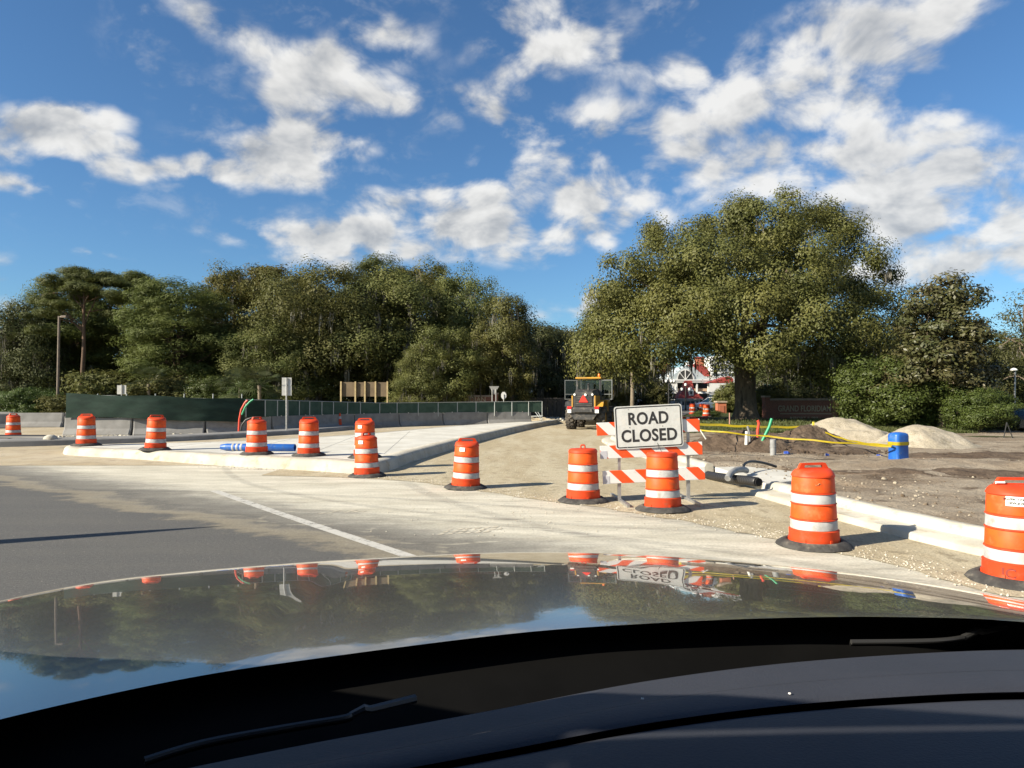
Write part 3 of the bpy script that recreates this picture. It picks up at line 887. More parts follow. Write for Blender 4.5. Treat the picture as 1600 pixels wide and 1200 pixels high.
# ------------------------------------------------------------------ concrete barriers
def barrier_mesh(L):
    pf = [(-.30, 0), (.30, 0), (.30, .075), (.14, .33), (.085, .82), (-.085, .82), (-.14, .33), (-.30, .075)]
    b = MB(); n = len(pf); rows = []
    for x, k in ((-L / 2, .82), (-L / 2 + .05, 1), (L / 2 - .05, 1), (L / 2, .82)):
        rows.append([(x, y * k, z) for y, z in pf] + [(x, pf[0][0] * k, pf[0][1])])
    b.loft(rows); b.add(rows[0][:-1], [tuple(range(n))]); b.add(rows[-1][:-1], [tuple(reversed(range(n)))])
    return b
BARM = barrier_mesh(3.0).mesh('body', M_BARR)
LOOP = MB().tube([(0, 0, .60), (.09, 0, .62), (.09, 0, .52), (0, 0, .50)], .012, 6).mesh('loop', M_GALV)
PINM = MB().tube([(0, 0, .2), (0, 0, .88)], .016, 6).mesh('pin', M_GALV)
def resample(pts, step):
    res = [pts[0]]; acc = 0
    for a, b in zip(pts, pts[1:]):
        L = (b - a).length; t0 = step - acc
        while t0 <= L:
            res.append(a.lerp(b, t0 / L)); t0 += step
        acc = (acc + L) % step if True else 0
    return res
bpath = catmull([gp(u, v, .14) for u, v in ((101, 680.5), (250, 680), (400, 677), (480, 672.5), (560, 668.5), (640, 666), (720, 664), (800, 662.8), (870, 662))], 12)
for q in bpath: q.z = .14
bp = resample(bpath, 3.08)
NB = len(bp) - 1
for i in range(NB):
    a, b = bp[i], bp[i + 1]
    m_ = (a + b) / 2; ang = math.atan2(b.y - a.y, b.x - a.x)
    lab = ['grey concrete barrier at the left end of the line, under the dark green screen'][0] if i == 0 else ('grey concrete barrier, last one at the right end of the fence line' if i == NB - 1 else '%s grey concrete barrier from the left end of the fence line' % ['', 'second', 'third', 'fourth', 'fifth', 'sixth', 'seventh', 'eighth', 'ninth', 'tenth', 'eleventh', 'twelfth', 'thirteenth'][i])
    r0 = thing('concrete_barrier', lab, 'barrier', (m_.x, m_.y, .13), ang, 'concrete barriers under the fence')
    link('body', BARM, r0)
    link('pin', PINM, r0).location = (-1.53, 0, 0)
    for sx in (-.9, .9):
        MB().box(sx - .03, sx + .03, -.105, -.075, .80, .86).build('fence_clip', M_GALV, r0)
for (u, v, Y, rz, lab) in ((48, 672, 41.5, 4, 'long grey concrete barrier standing behind the far left drum'), (-32, 668, 44, 6, 'concrete barrier cut off by the left frame edge')):
    p = at(u, v, Y)
    r0 = thing('concrete_barrier', lab, 'barrier', (p.x, Y, .13), R(rz), 'concrete barriers at the far left')
    link('body', BARM, r0).scale = (1.25, 1.2, 1.05)
    link('pin', PINM, r0).location = (1.95, 0, 0)
p = at(5, 670, 39.6)
r0 = thing('concrete_barrier', 'pale end of a concrete barrier at the extreme left edge', 'barrier', (p.x - 1.0, 39.6, .13), R(30), 'concrete barriers at the far left')
link('body', BARM, r0).scale = (.7, 1, 1)

# ------------------------------------------------------------------ screened fences on the barriers
M_SCR = mat('dark_green_screen', (.012, .026, .020), .8, var=(.017, .036, .027), scale=1.5, bump=.4, bscale=9, spec=.2, stretch=(1, 1, 3))
M_SCR2 = mat('faded_green_screen', (.035, .066, .050), .8, var=(.05, .085, .066), scale=2.5, bump=.3, bscale=12, spec=.2)
M_POST = mat('fence_pipe', (.34, .36, .35), .5, .5)
def path_at(path, u):
    """point of a path that is seen in column u"""
    for a, b in zip(path, path[1:]):
        ua = 800 + F_PX * a.x / a.y; ub = 800 + F_PX * b.x / b.y
        if ua <= u <= ub:
            return a.lerp(b, (u - ua) / (ub - ua))
    return path[-1] if u > 400 else path[0]
f1 = thing('screened_fence', 'tall fence covered in dark green opaque screen fabric on the left barriers', 'fence', (0, 0, 0))
us = np.linspace(107, 385, 57); rows = []
for j in range(9):
    r_ = []
    for u in us:
        q = path_at(bpath, u)
        zt = at(u, 615 + (u - 107) * .030 + 1.0 * math.sin(u * .045), q.y).z
        zb_ = at(u, 653 + max(0, (u - 210)) * .045 + 1.2 * math.sin(u * .03), q.y - .18).z
        f_ = j / 8
        w_ = .05 * mnoise.noise(Vector((u * .03, f_ * 1.3, 2))) * (1.3 - f_) + .05 * mnoise.noise(Vector((u * .015 + f_ * 2.5, f_ * 3.5, 7)))
        r_.append((q.x, q.y - .14 - .05 * (1 - f_) + w_, zb_ + (zt - zb_) * f_))
    rows.append(r_)
MB().loft(rows).build('screen', M_SCR, f1, smooth=True)
for u in (109, 153, 198, 243, 288, 333, 378):
    q = path_at(bpath, u)
    MB().tube([(q.x, q.y, .85), (q.x, q.y, 2.05)], .028, 8).build('post', M_POST, f1)
tp_ = [path_at(bpath, u) for u in range(107, 386, 20)]
MB().tube([(q.x, q.y - .02, at(107 + 20 * i, 616.5 + i * .6, q.y).z) for i, q in enumerate(tp_)], .022, 6).build('top_rail', M_POST, f1)
f2 = thing('screened_fence', 'long fence of faded green mesh panels between grey posts, right of the dark screen', 'fence', (0, 0, 0))
pu = [386, 416, 435, 451, 469, 485, 504, 522, 544, 564, 594, 621, 654, 685, 715, 744, 773, 800, 826, 847]
for i, u in enumerate(pu):
    q = path_at(bpath, u)
    vt = 624 + (u - 380) * .026 if u < 600 else 629.7 - (u - 600) * .011
    zt = at(u, vt, q.y).z
    MB().tube([(q.x, q.y - .13, .70 if u > 640 else .95), (q.x, q.y - .13, zt)], .030, 8).build('post', M_POST, f2)
    if i + 1 < len(pu):
        u2 = pu[i + 1]; q2 = path_at(bpath, u2)
        vt2 = 624 + (u2 - 380) * .026 if u2 < 600 else 629.7 - (u2 - 600) * .011
        rows = []
        for f_ in (0, .25, .5, .75, 1):
            r_ = []
            for g_ in np.linspace(0, 1, 6):
                a = q.lerp(q2, g_); vtt = vt + (vt2 - vt) * g_
                ztt = at(u, vtt, a.y).z; zbb = .93
                r_.append((a.x, a.y - .11 + .02 * mnoise.noise(Vector((a.x * 2, f_ * 2, 3))), zbb + (ztt - zbb) * f_ - .02 * math.sin(g_ * PI) * f_))
            rows.append(r_)
        MB().loft(rows).build('screen_panel', M_SCR2 if i > 0 else M_SCR, f2, smooth=True)
        MB().tube([(q.x, q.y - .13, zt), (q2.x, q2.y - .13, at(u2, vt2, q2.y).z)], .02, 6).build('top_rail', M_POST, f2)
# fallen frame pieces leaning near the end of the fence
lf = thing('leaning_frame', 'bent metal frame leaning against the last fence panels', 'frame', (0, 0, 0))
for (a, b) in (((812, 644), (826, 659)), ((816, 643), (830, 658)), ((836, 643), (846, 657)), ((840, 643), (848, 656)), ((814, 651), (848, 650))):
    MB().tube([at(*a, 48.9), at(*b, 47.6)], .03, 6).build('bar', M_POST, lf)
# dark wooden fence beyond
f3 = thing('far_fence', 'dark low wooden fence in the shade left of the loader', 'fence', (0, 0, 0))
MDW = mat('dark_wood', (.10, .085, .07), .8, var=(.07, .06, .05), scale=3)
for k in range(16):
    u = 820 + k * 7.2; a = at(u, 623, 62); b = at(u + 6.6, 650, 62)
    MB().box(a.x, b.x, 62, 62.03, .05, a.z).build('board', MDW, f3)
a = at(818, 622, 62); b = at(936, 624, 62)
MB().box(a.x, b.x, 61.96, 61.998, a.z - .12, a.z + .03).build('cap_rail', MDW, f3)

# ------------------------------------------------------------------ fallen blue post, pipes, cones, bits
M_BLUE = mat('blue_plastic', (.012, .085, .36), .4, var=(.016, .11, .42), scale=5, spec=.45, dirt=(.08, .15, .30), dscale=6)
M_PVCW = mat('white_pvc', (.70, .70, .66), .45, var=(.60, .60, .56), scale=6)
a = gp(345, 704, ZI + .0); b = gp(461, 705, ZI)
a.z = b.z = ZI + .105
tpst = thing('fallen_blue_post', 'blue tubular marker post with white bands lying on the concrete island', 'post', (a.x, a.y, ZI))
ax = (b - a).normalized(); L = (b - a).length
Mx = Matrix.Translation((0, 0, .105)) @ Vector((0, 0, 1)).rotation_difference(ax).to_matrix().to_4x4()
pf = [(.06, 0), (.075, .01), (.075, .02), (.10, .16), (.105, .2), (.105, L - .01), (.098, L), (.085, L), (.085, L - .15), (.001, L - .15)]
MB().lathe(pf, 24, M=Mx, cap0=True).build('tube', M_BLUE, tpst, smooth=35)
for s_ in (.37, .50, .63):
    MB().lathe([(.1055, s_), (.108, s_ + .004), (.108, s_ + .06), (.1055, s_ + .064)], 24, M=Mx).build('band', M_WHB, tpst, smooth=35)
# blue utility marker on the right
Yb = 18.0; pm = at(1404, 727, Yb); z0 = .16
bm_ = thing('utility_marker', 'blue plastic utility marker pedestal standing on the bare dirt', 'utility marker', (pm.x, Yb, z0), R(20))
sq = lambda w_, d_, z, zz=0: [(-w_, -d_, z + zz * 0), (w_, -d_, z + zz), (w_, d_, z + zz), (-w_, d_, z)]
def rsq(w_, r_, z, tl=0.0):
    return [(x, y, z + tl * (x + w_)) for x, y in rrect(w_ * 2, w_ * 2 * .8, r_, 4)]
rows = [rsq(.215, .05, -.03), rsq(.215, .05, .06), rsq(.205, .05, .09), rsq(.20, .06, .12), rsq(.20, .07, .52), rsq(.205, .07, .53)]
rows2 = [rsq(.212, .09, .50), rsq(.212, .09, .74), rsq(.20, .09, .785), rsq(.15, .08, .815), rsq(.05, .02, .83), rsq(.002, .001, .832)]
for rr in (rows, rows2):
    for r_ in rr: r_.append(r_[0])
MB().loft(rows).build('pedestal', M_BLUE, bm_, smooth=40)
MB().loft(rows2).build('cap', M_BLUE, bm_, smooth=50)
# tubes of the buried services
def pipe(name, label, pts, r_, m, cat='pipe', group=None, n=10):
    return tag(MB().tube(pts, r_, n).build(name, m, smooth=50), label, cat, group)
M_GREYP = mat('grey_conduit', (.26, .265, .265), .5, var=(.20, .205, .205), scale=6)
M_RED = mat('red_conduit', (.60, .06, .03), .45)
M_GRN = mat('green_conduit', (.02, .28, .13), .45)
M_BLKP = mat('black_corrugated', (.018, .018, .019), .45, spec=.5)
q = at(1208, 721, 20.6)
st_ = thing('standpipe', 'short grey upright standpipe in the dirt behind the torn drum', 'pipe', (q.x, 20.6, .15))
MB().lathe([(.085, -.1), (.085, .50), (.078, .505), (.07, .50), (.07, .30)], 20).build('tube', M_GREYP, st_, smooth=35)
MB().lathe([(.085, .27), (.092, .275), (.092, .31), (.085, .315)], 20).build('collar', M_GREYP, st_, smooth=35)
MB().lathe([(.26, -.1), (.25, .02), (.20, .035), (.001, .035)], 16).build('concrete_collar', M_KERB, st_, smooth=35)
pipe('conduit', 'red flexible conduit sticking up from the dirt beside the green one', [at(1183, 695, 22.2), at(1184, 672, 22.2), at(1186, 661, 22.2), at(1184, 657, 22.2)], .045, M_RED, group='service conduits')
pipe('conduit', 'green flexible conduit leaning out of the dirt beside the red one', [at(1187, 697, 22), at(1195, 681, 22), at(1202, 667, 22), at(1206, 654, 22)], .045, M_GRN, group='service conduits')
pipe('conduit', 'pale grey conduit bending out of the dirt left of the red one', [at(1172, 696, 22.1), at(1171, 676, 22.1), at(1168, 666, 22.1)], .035, M_GREYP, group='service conduits')
pipe('conduit', 'short white conduit stub in the dirt under the yellow tape', [at(1166, 695, 21.9), at(1167, 674, 21.9)], .05, M_PVCW, group='service conduits')
pipe('stake', 'thin white stake leaning near the barricade end', [at(1094, 672, 20), at(1103, 686, 20)], .02, M_PVCW, 'stake')
pipe('stake', 'thin wooden survey stake in the grass left of the oak trunk', [at(1140, 645, 37), at(1140, 663, 37)], .03, mat('stake_wood', (.42, .22, .17), .8), 'stake')
pipe('conduit', 'red flexible conduit curving up against the dark green screen', [at(373, 674, 33.2), at(374, 655, 33.2), at(377, 640, 33.2), at(383, 629, 33.2), at(387, 625.5, 33.2)], .045, M_RED, group='conduits by the screen')
pipe('conduit', 'green flexible conduit curving up against the dark green screen', [at(378, 648, 33.1), at(383, 636, 33.1), at(390, 628, 33.1), at(396, 624, 33.1)], .04, M_GRN, group='conduits by the screen')
pipe('hose', 'black hose curving over the barrier behind the fourth drum', [at(376, 673, 33), at(378, 664, 33), at(384, 656, 33), at(395, 652, 33), at(408, 652, 33)], .04, M_BLKP, 'hose')
pipe('hose', 'black hose snaking down the barrier between two drums', [at(232, 658, 33), at(226, 665, 32.9), at(216, 672, 32.8), at(205, 677, 32.5)], .035, M_BLKP, 'hose')
# black corrugated drain pipe with a white elbow in the gutter
def corrug(pts, r_, name, parent):
    P = catmull(pts, 14); rd = [r_ * (1.0 + (.05 if i % 2 else -.04)) for i in range(len(P))]
    return MB().tube(P, rd, 16).build(name, M_BLKP, parent, smooth=20)
dp = thing('drain_pipe', 'black corrugated drain pipe with an open end lying in the kerb gap', 'pipe', (0, 0, 0))
corrug([(4.45, 16.2, .10), (4.55, 15.6, .12), (4.65, 15.0, .15), (4.78, 14.45, .18), (4.86, 14.1, .19)], .09, 'tube', dp)
MB().lathe([(.08, 0), (.08, .02), (.001, .02)], 16, c=(4.875, 14.05, .19), M=Vector((0, 0, 1)).rotation_difference(Vector((-.3, 1, 0))).to_matrix().to_4x4()).build('dark_bore', mat('pipe_bore', (.008, .008, .008), .9), dp)
pipe('pipe_elbow', 'pale bent pipe elbow resting beside the black drain pipe', catmull([(4.42, 14.6, .20), (4.52, 14.75, .28), (4.72, 15.0, .33), (4.95, 15.25, .32), (5.1, 15.5, .27)], 5), .065, M_GREYP)
pipe('pipe_offcut', 'black curved pipe offcut lying behind the white elbow', catmull([(5.0, 15.4, .30), (5.2, 15.9, .38), (5.5, 16.3, .40), (5.9, 16.6, .33), (6.2, 16.7, .24)], 5), .03, M_BLKP)
pipe('drain_pipe', 'black drain pipe lying on the ground at the far left edge', [(-24.2, 28.2, .24), (-20.5, 28.6, .24), (-18.6, 28.5, .24)], .14, M_BLKP)
pipe('drain_pipe', 'black drain pipe lying beside the right sand pile near the shrubs', [at(1506, 693, 29.5) + Vector((0, 0, 0)), at(1551, 694, 28.8)], .15, mat('dusty_black_pipe', (.04, .04, .038), .6))
q = gp(79, 688, .30)
tag(MB().lathe([(.26, -.2), (.25, .05), (.20, .16), (.10, .22), (.001, .23)], 18).build('concrete_dome', M_KERB, smooth=True, loc=(q.x, q.y, .28)), 'small pale rounded concrete dome beside the far left drain pipe', 'dome')
# small cone and pipes by the fence
q = at(531, 668, 39.5)
cn = thing('traffic_cone', 'small orange traffic cone in front of the fence barriers', 'traffic cone', (q.x, 39.5, .30))
MB().lathe([(.14, .03), (.12, .05), (.035, .72), (.001, .72)], 16).build('cone', M_OR, cn, smooth=35)
MB().lathe([(.092, .40), (.068, .54)], 16, cap0=False).build('band', M_WHB, cn)
MB().box(-.19, .19, -.19, .19, 0, .035).build('base', M_RUB, cn)
for (u, m_, r_, h_, lab) in ((614, M_RED, .05, 14, 'red upright pipe in front of the fence, left one'), (619, M_RED, .05, 13, 'red upright pipe in front of the fence, right one'), (626, M_PVCW, .03, 12, 'thin white upright pipe in front of the fence'), (630, M_BLUE, .07, 10, 'short blue upright pipe in front of the fence')):
    pipe('upright_pipe', lab, [at(u, 660, 44.5), at(u + .5, 660 - h_, 44.5)], r_, m_, group='upright pipes by the fence')
q = at(612, 661, 45)
tag(MB().box(-1.35, 1.1, -.5, .5, 0, .26).build('concrete_block', M_CONC, loc=(q.x, 43.6, .14), bevel=.03), 'long white concrete block lying near the upright pipes', 'block')
tag(MB().lathe([(.001, 0), (.40, .02), (.5, .25), (.36, .5), (.001, .6)], 9).build('boulder', M_STONE, smooth=60, loc=(at(648, 652, 47).x, 47, .1)), 'pale rounded boulder among rubble by the fence', 'boulder')

# ------------------------------------------------------------------ caution tape, flags
M_TAPE = mat('caution_tape', (.66, .50, .02), .45, var=(.56, .42, .02), scale=9)
tt = NT(M_TAPE.node_tree)       # thin plastic film: light passes through it
tl_ = tt.node('ShaderNodeBsdfTranslucent'); tl_.inputs[0].default_value = (.70, .54, .03, 1)
mx_ = tt.node('ShaderNodeMixShader'); mx_.inputs[0].default_value = .5
tt.l.new(tt.n['Principled BSDF'].outputs[0], mx_.inputs[1]); tt.l.new(tl_.outputs[0], mx_.inputs[2]); tt.l.new(mx_.outputs[0], tt.n['Material Output'].inputs[0])
M_STAKE = mat('yellow_stake', (.62, .50, .05), .6)
sA = at(1061, 664, 20.6); sB = at(1271, 667, 27.6)
sk = thing('tape_stake', 'yellow wrapped stake holding the tape in front of the sand piles', 'stake', (sB.x, sB.y, .15))
MB().box(-.03, .03, -.03, .03, -.1, .78).build('post', M_STAKE, sk)
MB().add([(-.05, -.05, .60), (-.16, -.06, .2), (-.26, -.05, .10), (-.02, -.045, .12)], [(0, 1, 2, 3)]).build('tape_tail', M_TAPE, sk)
sk = thing('tape_stake', 'stake holding the tape just behind the road closed sign', 'stake', (sA.x, sA.y, .0))
MB().box(-.03, .03, -.03, .03, -.1, 1.05).build('post', M_STAKE, sk)
def tape(label, a, b, sag, twist, wd=.045):
    P = [a.lerp(b, k / 24) + Vector((0, 0, -sag * 4 * (k / 24) * (1 - k / 24) + .012 * math.sin(k * 1.3))) for k in range(25)]
    rows = []
    for k, p in enumerate(P):
        an = twist * math.sin(k * .55) * .8
        up = Vector((0, math.sin(an), math.cos(an))) * wd / 2
        rows.append([p - up, p + up])
    return tag(MB().loft(rows).build('caution_tape', M_TAPE), label, 'tape', 'strips of caution tape')
cap = at(1404, 697.5, Yb - .22)
tape('yellow caution tape strung from behind the sign to the stake before the sand', Vector((sA.x, sA.y, at(1080, 660.5, 20.6).z)), Vector((sB.x, sB.y - .04, at(1271, 667, 27.6).z)), .05, .4, .075)
tape('yellow caution tape strung from behind the sign to the blue utility marker', Vector((sA.x, sA.y, at(1080, 668, 20.6).z)), cap + Vector((-.19, 0, 0)), .03, .7)
tape('yellow caution tape running from the stake down to the blue utility marker', Vector((sB.x, sB.y - .04, at(1271, 667, 27.6).z)), cap + Vector((-.18, -.02, .03)), .16, .7, .055)
lp = [(.222 * math.cos(a), .19 * math.sin(a)) for a in np.linspace(0, 2 * PI, 24)]
rw = [[(x * 1.01, y * 1.01, z) for x, y in lp] for z in (.50, .585)]
rl_ = MB().loft([[(x, y, z) for x, y in [(c_[0] * 1.04, c_[1] * 1.04) for c_ in (rrect(.424, .339, .09, 5) + [rrect(.424, .339, .09, 5)[0]])]] for z in (.505, .59)])
o = rl_.build('caution_tape', M_TAPE, loc=(pm.x, Yb, z0)); o.rotation_euler = (0, 0, R(20))
tag(o, 'yellow caution tape wrapped round the blue utility marker', 'tape', 'strips of caution tape')
M_FLAG = mat('blue_flag', (.03, .08, .40), .5)
FL = [(1162, 704, 22, 'left of the grey standpipe'), (1215, 703, 22, 'just right of the grey standpipe'), (1224, 710, 21, 'second right of the grey standpipe'), (1235, 707, 21.6, 'third right of the grey standpipe'), (1289, 714, 20.2, 'alone in the dirt halfway to the blue marker'), (1369, 715, 20.5, 'left of the blue marker'), (1507, 712, 22, 'at the foot of the right sand pile'), (1590, 708, 24, 'near the right frame edge')]
for (u, v, Y, lab) in FL:
    q = at(u, v, Y); rg = rnd.uniform(-1, 1)
    f_ = thing('marker_flag', 'small blue utility marker flag ' + lab, 'flag', (q.x, Y, .17), rg, 'blue marker flags')
    MB().tube([(0, 0, -.05), (.01, 0, q.z - .17 + .10)], .004, 5).build('wire', M_GALV, f_)
    h_ = q.z - .17 + .09
    MB().loft([[(.01, 0, h_), (.09, .04, h_ + .01), (.18, .0, h_ - .02)], [(.01, 0, h_ - .16), (.08, -.03, h_ - .17), (.15, .03, h_ - .18)]]).build('flag', M_FLAG, f_)

# ------------------------------------------------------------------ heaps

M_SAND = ground_mix('heap_sand', (.335, .295, .225), (.395, .35, .275), (.28, .245, .18), .8, 2.5, 1.0, .05, (1, 1, 1), 0, 22)
M_MUD = ground_mix('turned_earth', (.088, .064, .046), (.125, .095, .07), (.055, .040, .029), .9, 2.6, 1.0, .06, (1, 1, 1), 0, 14)
def heap(name, label, cat, cx, cy, rx, ry, h, m, seed, pk=(0, 0), rough=.17, power=1.0, z0=.15, group=None, rz=0):
    rows = []
    NR, NA = (40, 110) if m is M_MUD else (30, 72)
    for i in range(NR + 1):
        r_ = i / NR; row = []
        for k in range(NA + 1):
            a = 2 * PI * (k % NA) / NA
            wv = 1 + .16 * mnoise.noise(Vector((math.cos(a) * 1.3, math.sin(a) * 1.3, seed)))
            x = rx * r_ * math.cos(a) * wv + pk[0] * rx * (1 - r_); y = ry * r_ * math.sin(a) * wv + pk[1] * ry * (1 - r_)
            prof_ = ((1.02 - math.sqrt(r_ * r_ + .05)) / .796) ** power
            z = h * prof_ + (.14 * min(h, .4) * (mnoise.noise(Vector((x * 5.5, y * 5.5, seed + 2))) + .5 * mnoise.noise(Vector((x * 12, y * 12, seed + 6)))) * min(1, (1 - r_) * 5) if m is M_MUD else 0) + .03 * h * mnoise.noise(Vector((x * 3.5, y * 3.5, seed + 4))) + rough * h * (mnoise.fractal(Vector((x * 1.1, y * 1.1, seed)), 1, 2, 5)) * min(1, (1 - r_) * 4) * min(1, .3 + r_)
            if i == NR: z = -.12
            row.append((x, y, z))
        rows.append(row)
    o = MB().loft(rows).build(name, m, smooth=180, loc=(cx, cy, z0)); o.rotation_euler = (0, 0, rz)
    return tag(o, label, cat, group)
a = at(1322, 690, 28.2)
heap('sand_pile', 'larger pale sand pile behind the yellow tape stake', 'sand pile', a.x, 28.4, 2.55, 2.0, .93, M_SAND, 3, pk=(-.12, 0), group='sand piles')
a = at(1447, 700, 24.6)
heap('sand_pile', 'smaller pale sand pile behind the blue utility marker', 'sand pile', a.x, 25.0, 2.0, 1.7, .76, M_SAND, 8, pk=(.02, 0), group='sand piles')
a = at(1155, 705, 24)
heap('dirt_mound', 'long brown mound of turned earth behind the barricade', 'dirt mound', a.x + .15, 23.4, 2.3, 1.9, .62, M_MUD, 12, rough=.42, power=.72, group='earth mounds')
a = at(1243, 690, 27)
heap('dirt_mound', 'darker brown earth mound left of the sand piles', 'dirt mound', a.x, 26.0, 1.7, 1.4, .72, M_MUD, 17, rough=.22, power=1.15, group='earth mounds')
a = at(1225, 712, 21.6)
heap('dirt_mound', 'low spread of dark earth around the grey standpipe', 'dirt mound', a.x + .9, 22.2, 2.8, 1.2, .22, M_MUD, 22, rough=.5, power=.8, group='earth mounds')
a = at(1420, 735, 17)
heap('dirt_mound', 'low dark mulch ridge in front of the blue utility marker', 'dirt mound', a.x + 1.2, 15.2, 3.6, .8, .10, M_MUD, 27, rough=.9, power=.7, group='earth mounds', rz=R(-12), z0=.19)
a = at(1530, 715, 20)
heap('dirt_mound', 'flat dark earth patch right of the blue utility marker', 'dirt mound', a.x + .8, 20.3, 3.2, 1.2, .10, M_MUD, 31, rough=.9, power=.7, group='earth mounds', z0=.19)

a = at(800, 655, 53)
heap('spoil_bank', 'low bank of pale rubble and sand along the foot of the last barriers', 'spoil bank', a.x - .3, 51.5, 4.6, .9, .42, M_TANBACK, 41, rough=.8, power=.7, z0=.05)
sp = []
for (cx, cy, rx, ry, hh) in ((8.05, 23.2, 2.2, 1.8, .5), (10.5, 26.0, 1.5, 1.2, .5), (9.2, 22.0, 2.6, 1.1, .1), (11.2, 15.2, 3.3, .7, .03), (14.3, 20.3, 3.0, 1.0, .03)):
    for k in range(330):
        a_ = rnd.uniform(0, 6.28); r_ = math.sqrt(rnd.random()) * 1.05
        sp.append((cx + rx * r_ * math.cos(a_), cy + ry * r_ * math.sin(a_), .19 + hh * max(0, 1 - r_) ** .8, rnd.uniform(.015, .06)))
stones('earth_clods', 'dark clods of turned earth lying on and round the earth mounds', sp, mat('dark_clods', (.085, .062, .045), .95, var=(.05, .037, .027), scale=4, spec=.1), 44)
# ------------------------------------------------------------------ signs and poles
M_ALU = mat('sign_back', (.42, .42, .40), .5, .4, var=(.36, .36, .34), scale=5)
M_BRNP = mat('brown_pole', (.15, .115, .085), .6, var=(.11, .085, .065), scale=4)
def pr(u0, v0, u1, v1, Y):
    a, b = at(u0, v0, Y), at(u1, v1, Y)
    return min(a.x, b.x), max(a.x, b.x), min(a.z, b.z), max(a.z, b.z)
def pbox(b, u0, v0, u1, v1, Y, dep):
    x0, x1, z0, z1 = pr(u0, v0, u1, v1, Y)
    return b.box(x0, x1, Y, Y + dep, z0, z1)
def ppoly(b, pts, Y, dep):
    return b.yprism([(at(u, v, Y).x, at(u, v, Y).z) for u, v in pts], Y, Y + dep)
s = thing('street_sign', 'back of a tall grey rectangular sign on a post before the green fence', 'sign', (0, 0, 0))
pbox(MB(), 440.5, 590, 455.5, 618, 33.2, .006).build('panel', M_ALU, s)
MB().tube([at(447.6, 673.5, 33.15), at(447.6, 590, 33.15)], .035, 8).build('post', M_GALV, s)
pbox(MB(), 440.5, 601, 455.5, 602.5, 33.18, .02).build('brace', M_GALV, s)
s = thing('street_sign', 'back of a grey sign peeping over the left end of the dark screen', 'sign', (0, 0, 0))
pbox(MB(), 183, 602, 197, 616, 40, .006).build('panel', M_ALU, s)
MB().tube([at(190, 675, 39.96), at(190, 601, 39.96)], .03, 8).build('post', M_GALV, s)
s = thing('street_sign', 'back of a grey triangular sign on two posts at the foot of the middle trees', 'sign', (0, 0, 0))
MYS = mat('shaded_sign_back', (.22, .22, .21), .6)  # darker copy of the sign back, shade put into its colour
c = at(772, 608, 52)
MB().yprism([(c.x + .42 * math.cos(a), c.z + .42 * math.sin(a)) for a in (PI / 6, 5 * PI / 6, 3 * PI / 2)], 52, 52.006).build('panel', MYS, s)
for u in (769, 775):
    MB().tube([at(u, 660, 51.97), at(u, 608, 51.97)], .03, 6).build('post', M_GALV, s)
s = thing('street_sign', 'small white octagonal sign back right of the triangular sign', 'sign', (0, 0, 0))
c = at(787, 618, 51)
MB().yprism([(c.x + .20 * math.cos(R(22.5 + 45 * k)), c.z + .28 * math.sin(R(22.5 + 45 * k))) for k in range(8)], 51, 51.006).build('panel', mat('white_sign_back', (.5, .5, .49), .6), s)
MB().tube([at(787, 660, 50.97), at(787, 616, 50.97)], .03, 6).build('post', M_GALV, s)
# the brown billboard seen from behind
bb = thing('billboard', 'brown four-panel sign board seen from behind on five pale posts', 'sign board', (0, 0, 0))
M_BRNB = mat('brown_board', (.155, .118, .075), .75, var=(.12, .092, .06), scale=1.2, spec=.2)
M_YPOST = mat('pale_timber', (.42, .33, .17), .75, var=(.34, .26, .13), scale=4)
for k in range(4):
    pbox(MB(), 532.6 + k * 18.0, 597 + (k % 2) * .3, 550.4 + k * 18.0, 619.5, 50, .05).build('panel', M_BRNB, bb)
for u in (531.5, 554, 569, 585.5, 604):
    pbox(MB(), u, 596, u + 1.9, 661, 49.86, .12).build('post', M_YPOST, bb)
# light pole on the left
lp_ = thing('light_pole', 'tall brown light pole with a small head before the pine trees', 'light pole', (0, 0, 0))
b0, b1 = at(89.5, 665, 47), at(92.5, 494, 47)
MB().tube([b0, b1], [.10, .075], 10).build('pole', M_BRNP, lp_, smooth=True)
MB().tube([b1 + Vector((-.05, 0, -.08)), b1 + Vector((.30, -.05, -.02))], .05, 8).build('arm', M_BRNP, lp_)
MB().box(b1.x + .2, b1.x + .55, b1.y - .18, b1.y + .1, b1.z - .12, b1.z + .03).build('lamp_head', M_BRNP, lp_, bevel=.02)
# tapered pole outside the picture on the left: only its shadow lies across the asphalt
tip = gp(350, 816.5)
H_ = 3.1
basep = tip - Vector((math.cos(SUN_TRAVEL + R(3)), math.sin(SUN_TRAVEL + R(3)), 0)) * (H_ / math.tan(SUN_EL))
tp_ = thing('tapered_post', 'dark tapered post left of the frame whose long shadow crosses the asphalt', 'post', (basep.x, basep.y, 0))
MB().tube([(0, 0, -.05), (0, 0, 1.2), (0, 0, 2.4), (0, 0, H_)], [.22, .19, .13, .012], 12).build('shaft', M_BRNP, tp_, smooth=True)
MB().lathe([(.2, 0), (.2, .04), (.14, .08), (.14, .12)], 14, cap1=True).build('base', M_BRNP, tp_)
# street lamp at the right edge
sl_ = thing('street_lamp', 'slim street lamp with pale head at the right frame edge', 'street lamp', (0, 0, 0))
MB().tube([at(1585, 660, 42), at(1586, 580, 42)], .05, 8).build('pole', M_GALV, sl_)
c = at(1584, 579, 42)
MB().lathe([(.001, .16), (.12, .13), (.21, .04), (.2, 0), (.001, -.02)], 14, c=c).build('lamp_head', M_STK, sl_, smooth=True)

